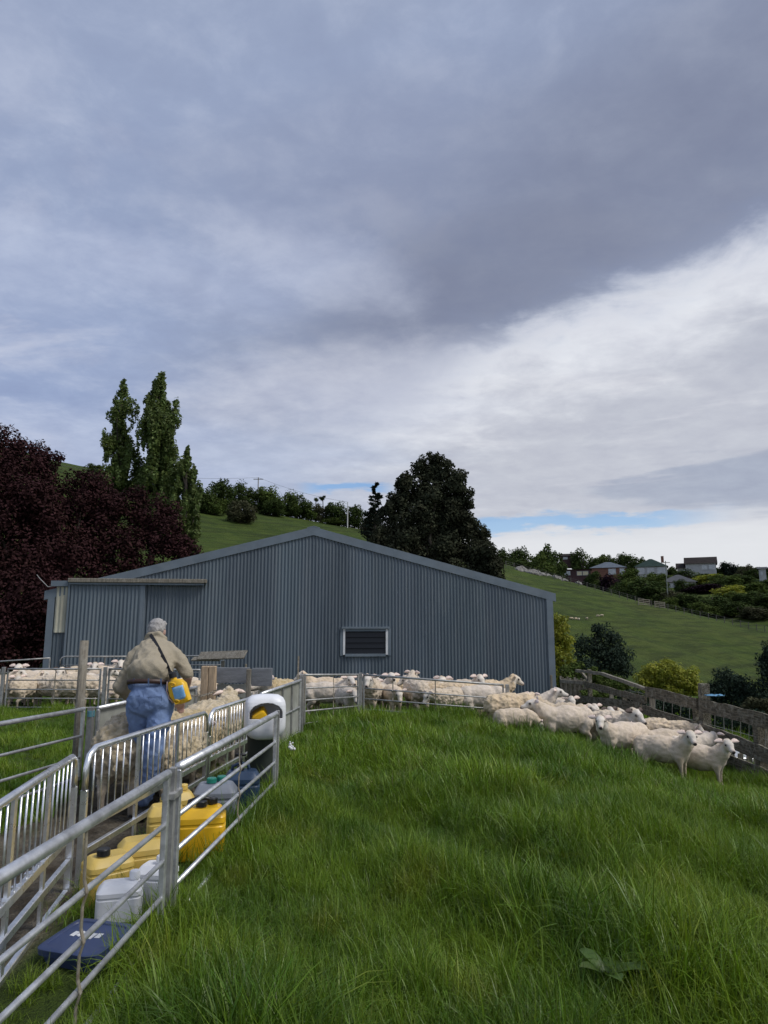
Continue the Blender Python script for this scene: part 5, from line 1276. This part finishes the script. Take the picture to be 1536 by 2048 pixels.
# in the race: long-woolled, near
rs1 = sheep_mesh(hy=0, ne=15, hp=40, wool=1.0, voxel=.0125, seed=41, fat=1.12)
rs2 = sheep_mesh(hy=-48, ne=58, hp=18, wool=1.0, voxel=.0125, seed=42, fat=1.05)
rs3 = sheep_mesh(hy=60, ne=50, hp=10, wool=1.0, voxel=.0125, seed=43, fat=1.05)
sheep('long woolled sheep with its rump to camera, left of the man in the race', 0, 0, 186, wool='w', sc=1.15, group=GC_, mesh=rs1, XY=(-2.46, 6.95))
sheep('long woolled sheep lifting its head towards the man hand', 0, 0, -20, wool='w', sc=1.05, group=GC_, mesh=rs2, XY=(-2.18, 7.75))
sheep('pale long woolled body behind the bars right of the man leg', 0, 0, 172, wool='w', sc=1.0, group=GC_, mesh=rs1, XY=(-2.13, 7.15))
sheep('curly brown woolled sheep standing beyond the middle hurdle', 0, 0, 160, wool='w', sc=1.08, group=GC_, mesh=rs3, XY=(-2.14, 8.7))
sheep('woolly sheep with raised head looking left behind the sheeted panel', 0, 0, -8, wool='w', sc=1.18, group=GC_, mesh=rs2, XY=(-1.72, 11.7))
sheep('second sheep behind the short grey board', 0, 0, 30, wool='m', pose='fwd', sc=1.05, group=GC_, XY=(-2.15, 12.3))
# far sheep on the hill
fs_me = get_sheep('down', 'm')[0]
for i, (px, py, lab) in enumerate(((1143, 1240, 'tiny far sheep, leftmost dot on the right hillside'), (1152, 1241, 'tiny far sheep, second dot on the right hillside'), (1158, 1241, 'tiny far sheep, third dot on the right hillside'),
                                  (1174, 1240, 'tiny far sheep alone right of the row of dots'), (1196, 1235, 'tiny far sheep, left of the upper pair on hillside'), (1204, 1234, 'tiny far sheep, right of the upper pair on hillside'))):
    p = hit(px, py, 40); o = mobj('sheep', fs_me, None, p); o.rotation_euler = (0, 0, R(80 + 37 * i)); o.scale = (.42, .42, .42); tag(o, lab, 'sheep', 'far sheep on the hillside')

# ------------------------------------------------------------------ the man in the race
V = Vector
PY = 6.4
pel = at(301, 1398, PY); waist = at(299, 1366, PY + .05); chest = at(310, 1318, PY + .30); neckb = at(313, 1287, PY + .47); headc = at(314, 1262, PY + .58)
shL, shR = at(269, 1314, PY + .34), at(354, 1314, PY + .34); elL, elR = at(240, 1374, PY + .28), at(376, 1352, PY + .30); haL, haR = at(262, 1398, PY + .50), at(364, 1402, PY + .62)
hiL, hiR = at(277, 1408, PY), at(324, 1408, PY); knL, knR = at(284, 1510, PY + .18), at(306, 1508, PY - .06); anL, anR = at(266, 1618, PY + .26), at(286, 1612, PY + .0)
for q in (anL, anR): q.z = G(q.x, q.y) + .10
skin = attr_mat('skin', .55, .15, 90, .4, .05)
body = MB()
body.ball(headc + V((0, 0, .0)), (.078, .098, .112), seg=20, rings=14); body.ball(headc + V((.0, .03, -.06)), (.06, .075, .07)); body.ball(headc + V((0, .11, -.035)), (.018, .026, .022)); body.ball(headc + V((0, .092, -.075)), (.028, .016, .010))
for s_ in (-1, 1): body.ball(headc + V((s_ * .078, .0, -.012)), (.013, .026, .036), Euler((0, 0, s_ * .3)))
body.cap(headc - V((0, .02, .05)), neckb, .060, .066); body.cap(neckb, chest, .07, .10); body.cap(chest, waist, .10, .09); body.cap(waist, pel, .09, .10)
for (a, b_, c) in ((shL, elL, haL), (shR, elR, haR)):
    body.cap(chest.lerp(neckb, .3), a, .06, .05); body.cap(a, b_, .05, .043); body.cap(b_, b_.lerp(c, .3), .045, .048); body.cap(b_.lerp(c, .3), c, .046, .030)
for (a, b_, c) in ((hiL, knL, anL), (hiR, knR, anR)):
    body.cap(pel, a, .12, .1); body.cap(a, b_, .085, .06); body.cap(b_, c, .055, .042); body.cap(c, c + V((-.05, .12, -.05)), .04, .035)
for (h, e, sgn) in ((haL, elL, 1), (haR, elR, -1)):       # hands: palm, four unequal bent fingers, thumb
    d = (h - e).normalized(); up = V((0, 0, 1)); sd2 = d.cross(up).normalized(); nn = sd2.cross(d)
    body.ball(h + d * .045, (.018, .048, .040), Matrix((nn, d, sd2)).transposed())
    for k, L in enumerate((.070, .080, .075, .058)):
        b0 = h + d * .085 + sd2 * (.030 - .020 * k); m1 = b0 + d * L * .5 - nn * .012; m2 = m1 + d * L * .3 - nn * L * .45
        body.cap(b0 - d * .02, m1, .0105, .0095, 8); body.cap(m1, m2, .0095, .0085, 8)
    t0 = h + d * .02 + sd2 * sgn * .035; t1 = t0 + d * .035 + sd2 * sgn * .02 - nn * .01; body.cap(t0, t1, .013, .0115, 8); body.cap(t1, t1 + d * .03 - nn * .01, .0115, .010, 8)
bme = remesh(body, .0095, 4, 'person'); co = vco(bme)
sc_ = np.tile(np.array([.50, .285, .215]), (len(co), 1)); redn = np.clip(nz(co, 18) * .5, -.2, .3)[:, None]; sc_ = sc_ * (1 - redn * np.array([.1, .35, .35])); set_col(bme, sc_)
bme.polygons.foreach_set('use_smooth', np.ones(len(bme.polygons), bool)); bme.materials.append(skin)
man = mobj('person', bme); tag(man, 'man in khaki shirt and blue jeans bending over the race with his back turned', 'person')
def cloth(mb, name, voxel, m_, amp, freq, colf, smooth_it=5, stretch=(1, 1, 1), seed=0, parent=man):
    me = remesh(mb, voxel, smooth_it, name); co = vco(me); no = vno(me); st = np.array(stretch)
    w1_ = nz(co * st, freq, seed); w2_ = nz(co * st + w1_[:, None] * .05, freq * 2.3, seed + 3)
    ca, sa = math.cos(.9), math.sin(.9); u = co[:, 0] * ca + co[:, 2] * sa; v_ = -co[:, 0] * sa + co[:, 2] * ca
    f1_ = nz(np.stack([u * 2.2, v_ * .55, co[:, 1] * .8], 1), freq * 1.2, seed + 5); f2_ = nz(np.stack([u * .6, v_ * 2.4, co[:, 1] * .8], 1), freq * 1.2, seed + 8)
    ridge = (1 - np.abs(w1_) * 2.2).clip(-1, 1) * .25 + w2_ * .3 + (1 - np.abs(f1_) * 3).clip(-1, 1) * .45 + (1 - np.abs(f2_) * 3).clip(-1, 1) * .3
    co2 = co + no * (amp * (ridge - .3))[:, None]; set_co(me, co2); set_col(me, colf(co2, ridge)); me.polygons.foreach_set('use_smooth', np.ones(len(me.polygons), bool)); me.materials.append(m_)
    return mobj(name, me, parent)
shirt_m = attr_mat('khaki_cotton', .9, .75, 26, .1, .08); denim = attr_mat('denim', .9, .6, 30, .1, .14)
sb = MB()
bw = .5; sx = V((1, 0, 0))
spine = [(waist + V((0, -.01, .085)), .212, .165), (waist.lerp(chest, .3) + V((0, -.03, .01)), .208, .160), (waist.lerp(chest, .65) + V((0, -.02, .02)), .205, .158), (chest + V((0, .0, .0)), .200, .150), (chest.lerp(neckb, .6), .175, .115), (neckb - V((0, .01, .02)), .105, .085)]
fw = (neckb - waist).normalized(); Mx = Matrix((V((1, 0, 0)), V((1, 0, 0)).cross(fw) * -1, fw)).transposed()
prev = None
for (c, rx, ry) in spine: sb.ball(c, (rx, ry, .115), Mx, 20, 12)
for i in range(len(spine) - 1):
    for t in (.33, .66):
        c = spine[i][0].lerp(spine[i + 1][0], t); rx = spine[i][1] * (1 - t) + spine[i + 1][1] * t; ry = spine[i][2] * (1 - t) + spine[i + 1][2] * t; sb.ball(c, (rx, ry, .11), Mx, 20, 12)
sb.cap(chest.lerp(neckb, .55) + V((-.10, 0, 0)), shL, .088, .074); sb.cap(chest.lerp(neckb, .55) + V((.10, 0, 0)), shR, .088, .074)
sb.cap(shL, elL, .074, .062); sb.cap(elL, elL.lerp(haL, .72), .070, .052)
sb.cap(shR, elR.lerp(shR, .12), .074, .066); sb.ball(elR.lerp(shR, .14), (.072, .072, .045), Matrix.Rotation(R(25), 3, 'Y'))
cc = at(313, 1276, PY + .52); fx = V((1, 0, 0)); fy = (fx.cross(fw) * -1).normalized()
for (dz2, rr_, th) in ((-.035, .096, .024), (-.012, .086, .014), (.004, .082, .010), (.018, .080, .008)):
    sb.tube([cc + fw * dz2 + fx * rr_ * math.cos(t) + fy * rr_ * .92 * math.sin(t) for t in np.linspace(0, 2 * math.pi, 21)], th, 8)
kh = np.array([.41, .355, .262])
shirt = cloth(sb, 'shirt', .0105, shirt_m, .015, 6.0, lambda c, r: kh[None] * (1 + .05 * np.clip(r, -1, 1))[:, None], 9, (1.2, .8, .9), 5)
jb = MB()
jb.ball(waist - V((0, 0, .02)), (.196, .150, .07), None, 20, 12); jb.ball(pel + V((0, -.01, .02)), (.190, .140, .12), None, 20, 12); jb.ball(pel + V((0, 0, -.05)), (.190, .145, .11), None, 20, 12)
for s_, (a, b_, c) in ((-1, (hiL, knL, anL)), (1, (hiR, knR, anR))):
    jb.ball(a + V((s_ * -.012, -.045, .03)), (.105, .10, .12)); jb.cap(a, a.lerp(b_, .5), .112, .098); jb.cap(a.lerp(b_, .5), b_, .098, .086); jb.cap(b_, b_.lerp(c, .5), .086, .084); jb.cap(b_.lerp(c, .5), c + V((0, 0, .10)), .084, .080)
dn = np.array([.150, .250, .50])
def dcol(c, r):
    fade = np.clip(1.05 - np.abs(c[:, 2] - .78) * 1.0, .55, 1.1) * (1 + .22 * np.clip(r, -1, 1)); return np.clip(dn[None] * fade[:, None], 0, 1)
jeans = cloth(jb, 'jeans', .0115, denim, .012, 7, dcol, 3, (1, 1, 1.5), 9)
# belt, seams and pockets on the jeans
bm_ = mat('belt_leather', (.045, .022, .016), .5, .2, 9, .1)
bt = MB(); n = 40; vs_, fs_ = [], []
for k in range(n):
    a = 2 * math.pi * k / n; c_, s_ = math.cos(a), math.sin(a)
    for (rr_, zz_) in ((1, -.02), (1, .02), (.96, .02), (.96, -.02)):
        vs_.append(waist + V((c_ * .197 * rr_, s_ * .166 * rr_ - .01, .004 + zz_ - .025 * s_)))
for k in range(n):
    k2 = (k + 1) % n
    for j in range(4): fs_.append((4 * k + j, 4 * k2 + j, 4 * k2 + (j + 1) % 4, 4 * k + (j + 1) % 4))
bt.add(vs_, fs_).build('belt', bm_, man, True)
def bvh_of(o): return BVHTree.FromObject(o, bpy.context.evaluated_depsgraph_get()) if False else BVHTree.FromPolygons([v.co for v in o.data.vertices], [tuple(p.vertices) for p in o.data.polygons])
bj, bs_ = bvh_of(jeans), bvh_of(shirt)
def on(bv, px, py, off=.006, Y=PY):
    d = ray(px, py).normalized(); h = bv.ray_cast(CAM, d)
    return (h[0] - d * off) if h[0] is not None else at(px, py, Y)
def ribbon(pts, wd, th=.004):
    mb = MB()
    for i in range(len(pts) - 1): mb.beam(pts[i], pts[i + 1] + (pts[i + 1] - pts[i]) * .12, wd, th, up=(0, -1, .5))
    return mb
dark_den = mat('denim_seam', (.085, .135, .25), .9, .2, 30)
ribbon([on(bj, x, y, .002) for (x, y) in ((286, 1382), (287, 1392), (288, 1402), (290, 1412))], .004, .002).build('seam', dark_den, man)
for pts in ([(262, 1392), (264, 1412), (272, 1418), (279, 1411), (279, 1392), (262, 1392)], [(297, 1394), (299, 1414), (312, 1420), (324, 1412), (323, 1393), (297, 1394)]):
    ribbon([on(bj, x, y, .002) for (x, y) in pts], .0035, .002).build('pocket', dark_den, man)
for px in (297, 322, 268): MB().beam(at(px, 1373, PY - .135 + (abs(px - 300) / 40) ** 2 * .05), at(px, 1357, PY - .135 + (abs(px - 300) / 40) ** 2 * .05), .012, .005, up=(0, -1, .3)).build('belt_loop', jeans.data.materials[0] if False else dark_den, man)
# hair: short grey, following the skull
hairm = mat('grey_hair', (.36, .345, .335), .75, .3, 30, .9, 70, col2=(.22, .21, .20), f2=.5, scale2=14)
hb = MB(); hb.ball(headc + V((0, -.012, .022)), (.087, .102, .108), seg=20, rings=14); hb.ball(headc + V((0, -.04, -.035)), (.076, .065, .065)); hb.ball(headc + V((.03, .05, .07)), (.05, .045, .035))
hme = remesh(hb, .010, 3, 'hair'); co = vco(hme); no = vno(hme); co = co + no * (nz(co, 38) * .008 + nz(co, 80) * .004)[:, None]; set_co(hme, co)
# cut the hair back from face and ears
bm = bmesh.new(); bm.from_mesh(hme); hc = headc
kill = [v for v in bm.verts if (v.co.y > hc.y + .045 and v.co.z < hc.z + .05) or (abs(v.co.x - hc.x) > .060 and v.co.z < hc.z + .012 and v.co.y > hc.y - .035)]
bmesh.ops.delete(bm, geom=kill, context='VERTS'); bm.to_mesh(hme); bm.free()
hme.polygons.foreach_set('use_smooth', np.ones(len(hme.polygons), bool)); hme.materials.append(hairm); mobj('hair', hme, man)
for s_ in (-1, 1): MB().ball(headc + V((s_ * .030, .094, -.002)), .011, seg=8, rings=6).build('eye', M['eye'], man, True)
# black gumboots
bootm = mat('gumboot_rubber', (.012, .013, .014), .45, .2, 9, .1)
for c in (anL, anR):
    g0 = G(c.x, c.y); bo = MB(); bo.cap((c.x, c.y, g0 + .30), (c.x, c.y, g0 + .09), .066, .052); bo.cap((c.x, c.y - .02, g0 + .055), (c.x - .06, c.y + .17, g0 + .045), .055, .046); bo.ball((c.x - .065, c.y + .19, g0 + .04), (.05, .06, .04))
    bme_ = remesh(bo, .011, 4, 'boot'); co = vco(bme_); co[:, 2] = np.maximum(co[:, 2], g0 + .006); set_co(bme_, co); bme_.polygons.foreach_set('use_smooth', np.ones(len(bme_.polygons), bool)); bme_.materials.append(bootm); mobj('boot', bme_, man)
# drench pack on a shoulder strap
dp = empty('drench_pack', at(357, 1380, PY - .06), 0, 'yellow drench flask with blue label hung from the black shoulder strap', 'flask')
do = dp.location.copy(); dp.rotation_euler = (R(4), R(-16), R(-12))
smooth_by_angle(MB().loft([(.03, 0, -.125, .045, .03, 3), (.02, 0, -.11, .075, .042, 3.5), (0, 0, -.03, .088, .05, 3.5), (0, 0, .04, .085, .048, 3.5), (-.01, 0, .085, .065, .04, 3), (-.02, 0, .10, .028, .026, 2), (-.02, 0, .125, .028, .026, 2)], 28).build('flask', M['yellow'], dp), 45)
smooth_by_angle(MB().loft([(-.02, 0, .118, .034, .034, 2), (-.02, 0, .16, .034, .034, 2), (-.02, 0, .17, .022, .022, 2)], 20).build('cap', M['black_pl'], dp), 40)
M['sky_label'] = mat('blue_label', (.18, .42, .72), .5, .12, 20, col2=(.55, .66, .78), f2=.5, scale2=22)
lv, lf = [], []
for i in range(9):
    for j in range(7):
        x = -.030 + .105 * i / 8; z = -.085 + .12 * j / 6; rr_ = .0505 if z > -.03 else .0505 - (-.03 - z) * .10
        q = min(1, abs(x) / .088); y = -rr_ * (1 - q ** 3.5) ** (1 / 3.5) - .002; lv.append((x, y, z))
for i in range(8):
    for j in range(6): lf.append((i * 7 + j, (i + 1) * 7 + j, (i + 1) * 7 + j + 1, i * 7 + j + 1))
lo = mobj('label_patch', mesh_np('label_patch', lv, lf, M['sky_label'], True), dp); s_ = lo.modifiers.new('solid', 'SOLIDIFY'); s_.thickness = .0015
MB().tube([(-.075, -.02, .10), (-.098, -.03, .02), (-.09, -.03, -.05), (-.06, -.03, -.10)], .007, 6).build('hose', mat('pink_hose', (.50, .36, .32), .5, .1, 9), dp, True)
for zz_ in (.055, -.10): MB().tube([(-.045 + .0 * zz_, -.042, zz_ + .018), (-.02, -.052, zz_ + .024), (.008, -.047, zz_ + .010), (.0, -.050, zz_ - .012), (-.03, -.052, zz_ - .012), (-.045, -.042, zz_ + .018)], .006, 6).build('grip', M['yellow'], dp, True)
bpy.context.view_layer.update(); inv = dp.matrix_world.inverted()
sp_ = [on(bs_, x, y, .010) for (x, y) in ((301, 1269), (306, 1277), (312, 1287), (318, 1298), (324, 1310), (330, 1322), (335, 1333), (339, 1343))]
mb = MB(); top = dp.matrix_world @ V((-.02, -.02, .165))
pts = sp_ + [sp_[-1].lerp(top, .5) , top]
strap_m = mat('black_webbing', (.012, .012, .014), .7, .15, 40, .2, 90)
for i in range(len(pts) - 1):
    mb.beam(inv @ pts[i], inv @ (pts[i + 1] + (pts[i + 1] - pts[i]) * .1), .032, .004, up=(0, -1, .6))
mb.build('strap', strap_m, dp)

# ------------------------------------------------------------------ long grass: tufts of bent blades set out over the pasture
def grass_mat(name, c0, c1, c2):
    m_, n, bs = new_mat(name)
    g = n.node('ShaderNodeNewGeometry'); pos = g.outputs['Position']; oi = n.node('ShaderNodeObjectInfo'); rnd_ = g.outputs['Random Per Island']
    c = n.mix(n.smooth(n.noise(pos, .75, 4, .6), .36, .64), c0, c1)
    c = n.mix(n.mul(n.smooth(n.noise(pos, 1.7, 4, .6, .4), .52, .70), .7), c, c2)
    c = n.mix(n.mul(n.smooth(rnd_, .965, .99), .85), c, (.26, .23, .115))                 # odd dry blade
    hs = n.node('ShaderNodeHueSaturation'); n.put(hs.inputs['Color'], c); n.put(hs.inputs['Value'], n.add(.62, n.mul(rnd_, .76)))
    n.put(hs.inputs['Hue'], n.add(.487, n.mul(n.m('FRACT', n.mul(rnd_, 13.7)), .03)))
    n.put(bs.inputs['Base Color'], hs.outputs[0]); bs.inputs['Roughness'].default_value = .42; bs.inputs['Specular IOR Level'].default_value = .38
    tr = n.node('ShaderNodeBsdfTranslucent'); n.put(tr.inputs['Color'], hs.outputs[0]); mx = n.node('ShaderNodeMixShader'); mx.inputs[0].default_value = .3
    n.t.links.new(bs.outputs[0], mx.inputs[1]); n.t.links.new(tr.outputs[0], mx.inputs[2]); n.t.links.new(mx.outputs[0], n.t.nodes['Material Output'].inputs['Surface']); return m_
GM_ = grass_mat('grass_blades', (.078, .152, .011), (.166, .256, .016), (.210, .246, .021))
def tuft_mesh(nb, seed, h, wd, spread, seg=5, lean=(0, 0)):
    rg_ = np.random.default_rng(seed)
    a = rg_.uniform(0, 2 * math.pi, nb); rr_ = spread * np.sqrt(rg_.uniform(size=nb)); bx_, by_ = rr_ * np.cos(a), rr_ * np.sin(a)
    H = h * rg_.uniform(.45, 1.25, nb); da = rg_.uniform(0, 2 * math.pi, nb); bend = rg_.uniform(.2, 1.35, nb) ** 1.1
    W = wd * rg_.uniform(.6, 1.35, nb); V_ = []; t = np.linspace(0, 1, seg + 1)
    ddx, ddy = np.cos(da) + lean[0], np.sin(da) + lean[1]
    px_, py_ = -np.sin(da + rg_.uniform(-.6, .6, nb)), np.cos(da)
    F_ = []
    for i, tt in enumerate(t):
        th = bend * tt * 1.75
        hx = H * np.where(bend > 1e-3, (1 - np.cos(th)) / (bend * 1.75), 0); hz_ = H * np.sin(th) / (bend * 1.75)
        cx, cy, cz = bx_ + ddx * hx, by_ + ddy * hx, hz_ - .02
        w_ = W * (1 - tt ** 1.8) * .5 + .0003
        V_.append(np.stack([np.stack([cx - px_ * w_, cy - py_ * w_, cz], 1), np.stack([cx + px_ * w_, cy + py_ * w_, cz], 1)], 1))
    V_ = np.stack(V_, 1).reshape(-1, 3)          # nb, seg+1, 2
    b0 = (np.arange(nb) * (seg + 1) * 2)[:, None] + (np.arange(seg) * 2)[None]
    F_ = np.stack([b0, b0 + 1, b0 + 3, b0 + 2], -1).reshape(-1, 4)
    return mesh_np('tuft', V_, F_, GM_, True)
def tuft_set(cname, specs):
    c = bpy.data.collections.new(cname)
    for i, sp__ in enumerate(specs):
        o = bpy.data.objects.new('%s_%02d' % (cname, i), tuft_mesh(*sp__)); c.objects.link(o)
    return c
near = tuft_set('grass_near', [(60, 100 + i, .27, .0052, .13) for i in range(7)] + [(36, 120 + i, .33, .006, .10) for i in range(2)] + [(70, 130 + i, .19, .005, .15) for i in range(3)])
farc = tuft_set('grass_far', [(56, 200 + i, .26, .009, .18, 4) for i in range(6)] + [(50, 220 + i, .19, .010, .20, 3) for i in range(3)])
def scatter(name, pts, coll, nvar, seed, label, hscale):
    rg_ = np.random.default_rng(seed); n_ = len(pts)
    me = bpy.data.meshes.new(name); me.vertices.add(n_); me.vertices.foreach_set('co', pts.astype(np.float32).ravel())
    lx, ly = np.sin(pts[:, 0] * 1.1 + pts[:, 1] * .6), np.cos(pts[:, 0] * .7 - pts[:, 1] * .9 + 1)
    rot = np.stack([lx * .12 + rg_.normal(0, .16, n_), ly * .12 + rg_.normal(0, .16, n_), rg_.uniform(0, 6.283, n_)], 1)
    sc__ = np.stack([np.ones(n_), np.ones(n_), np.ones(n_)], 1) * (hscale * rg_.uniform(.8, 1.2, n_))[:, None]
    for an, ty, dat, key in (('rot', 'FLOAT_VECTOR', rot, 'vector'), ('scl', 'FLOAT_VECTOR', sc__, 'vector'), ('idx', 'INT', rg_.integers(0, nvar, n_), 'value')):
        at_ = me.attributes.new(an, ty, 'POINT'); at_.data.foreach_set(key, dat.astype(np.int32 if ty == 'INT' else np.float32).ravel())
    o = mobj(name, me); tag(o, label, 'grass', kind='stuff')
    ng = bpy.data.node_groups.new(name + '_scatter', 'GeometryNodeTree')
    ng.interface.new_socket('Geometry', in_out='INPUT', socket_type='NodeSocketGeometry'); ng.interface.new_socket('Geometry', in_out='OUTPUT', socket_type='NodeSocketGeometry')
    N = ng.nodes; gi, go = N.new('NodeGroupInput'), N.new('NodeGroupOutput'); ci = N.new('GeometryNodeCollectionInfo'); ci.inputs[0].default_value = coll
    ci.inputs['Separate Children'].default_value = True; ci.inputs['Reset Children'].default_value = True
    ip = N.new('GeometryNodeInstanceOnPoints'); ip.inputs['Pick Instance'].default_value = True
    def na(nm, ty):
        q = N.new('GeometryNodeInputNamedAttribute'); q.data_type = ty; q.inputs['Name'].default_value = nm; return [s for s in q.outputs if s.enabled][0]
    e2r = N.new('FunctionNodeEulerToRotation'); L = ng.links
    L.new(gi.outputs[0], ip.inputs['Points']); L.new(ci.outputs[0], ip.inputs['Instance']); L.new(na('idx', 'INT'), ip.inputs['Instance Index'])
    L.new(na('rot', 'FLOAT_VECTOR'), e2r.inputs[0]); L.new(e2r.outputs[0], ip.inputs['Rotation']); L.new(na('scl', 'FLOAT_VECTOR'), ip.inputs['Scale']); L.new(ip.outputs[0], go.inputs[0])
    md = o.modifiers.new('scatter', 'NODES'); md.node_group = ng
    return o
def field(x0, x1, y0, y1, dens, seed, keep):
    rg_ = np.random.default_rng(seed); n_ = int((x1 - x0) * (y1 - y0) * dens); x, y = rg_.uniform(x0, x1, n_), rg_.uniform(y0, y1, n_)
    k = keep(x, y); x, y = x[k], y[k]; return np.stack([x, y, gz(x, y)], 1)
def clump(p): 
    x, y = p[:, 0], p[:, 1]
    return .80 + .40 * np.sin(x * 2.1 + 1.3 * np.sin(y * 1.3)) * np.sin(y * 1.9 + .7 * np.sin(x * 1.7)) + .18 * np.sin(x * 5.1 + y * 3.7)
xf = lambda y: np.interp(y, [0, 4.1, 7.1, 9.3, 11.6], [-1.30, -1.21, -1.08, -1.60, -1.36])      # line of the outer gates
vis = lambda x, y: (np.abs(x) < y * .62 + 1.2)
P = field(-1.4, 6.2, 1.7, 7.2, 230, 1, lambda x, y: (x > xf(y) - .05) & vis(x, y) & ~((x < -1.0) & (y > 3.0) & (y < 3.9) & (np.sin(x * 90 + y * 70) > -.3)))
scatter('near_grass', P, near, 12, 2, 'long lush green grass filling the foreground', clump(P) * 1.0)
P = field(-2.0, 7.2, 7.0, 16.5, 165, 3, lambda x, y: (x > xf(y) - .05) & vis(x, y) & ~((y > 14.1) & (x < 2.3)) & ~((y > 12.2) & (x < -1.2)))
trod = 1 - .45 * sstep(3.0, 5.0, P[:, 0]) * sstep(10.5, 13, P[:, 1])
scatter('middle_grass', P, farc, 9, 4, 'lush green grass rising towards the pens', clump(P) * 1.15 * trod)
P = field(-2.0, -1.15, 1.6, 8.8, 90, 5, lambda x, y: (x < xf(y) + .05) & (np.hypot(x + 1.50, y - 3.76) > .27) & (np.hypot(x + 1.53, y - 4.15) > .24) & (np.hypot(x + 1.38, y - 4.42) > .2) & (x > -1.86 + .35 * (y < 4.5) * 0 + np.where(y < 4.6, (4.6 - y) * .17, 0)) )
scatter('strip_grass', P, near, 12, 6, 'uneven grass between the near gates and the barred hurdles', clump(P) * .72)
P = field(-11.5, -3.15, 4.0, 15.6, 75, 7, lambda x, y: vis(x, y))
scatter('left_grass', P, farc, 9, 8, 'mown looking grass between race and left pen', clump(P) * .75)
P = field(-12, 8.5, 14.0, 24.5, 22, 9, lambda x, y: vis(x, y) & ~((y > 20.9 + (x + 10.2) * .126 - .15) & (x < 5.6) & (x > -10.3)))
scatter('pen_grass', P, farc, 9, 10, 'trodden short grass under the penned sheep', clump(P) * .42)
P = field(5.0, 30, 8.0, 46, 9, 11, lambda x, y: vis(x, y) & (x > 6.1))
scatter('valley_grass', P, farc, 9, 12, 'rough grass beyond the timber fence', clump(P) * 1.5)
# broad-leaved dock plants and a scrap of wool in the grass
M['dock'] = mat('dock_leaf', (.060, .115, .018), .45, .25, 12, .3, 40, col2=(.10, .12, .03), f2=.5, scale2=8, trans=.25)
def dock(label, px, py, Y, seed, nl=11, L=.24):
    q = at(px, py, Y); rnd = random.Random(seed); root = empty('dock_plant', (q.x, Y, G(q.x, Y)), 0, label, 'plant', 'dock plants in the grass')
    for i in range(nl):
        a = i * 2.4 + rnd.uniform(-.3, .3); l = L * rnd.uniform(.7, 1.25); lift = rnd.uniform(.5, 1.2); vs_, fs_ = [], []
        for j in range(7):
            t = j / 6; wd = .036 * math.sin(math.pi * min(1, t * .92 + .06)) ** .8 + .003; hh = .14 + l * (math.sin(lift) * t - .55 * t * t); rr_ = l * t * math.cos(lift * .6) + .02
            c = V((math.cos(a) * rr_, math.sin(a) * rr_, hh)); s_ = V((-math.sin(a), math.cos(a), 0)); vs_ += [c - s_ * wd + V((0, 0, .008)), c, c + s_ * wd + V((0, 0, .008))]
        for j in range(6): fs_ += [(3 * j, 3 * j + 1, 3 * j + 4, 3 * j + 3), (3 * j + 1, 3 * j + 2, 3 * j + 5, 3 * j + 4)]
        mobj('leaf', mesh_np('leaf', vs_, fs_, M['dock'], True), root)
dock('broad leaved dock plant near the bottom right corner', 1290, 1960, 3.55, 1, 9, .17); dock('smaller dock plant left of the big one', 1215, 1985, 3.4, 2, 6, .14)
wl = MB(); rnd = random.Random(8)
for i in range(14): wl.ball((rnd.uniform(-.03, .03), rnd.uniform(-.02, .02), rnd.uniform(-.04, .06)), rnd.uniform(.008, .02), seg=6, rings=5)
q = at(584, 1500, 8.6); tag(wl.build('wool_scrap', M['white_trim'], None, True, (q.x, 8.6, G(q.x, 8.6) + .30)), 'scrap of white wool caught in the grass by the sheeted panel', 'wool')
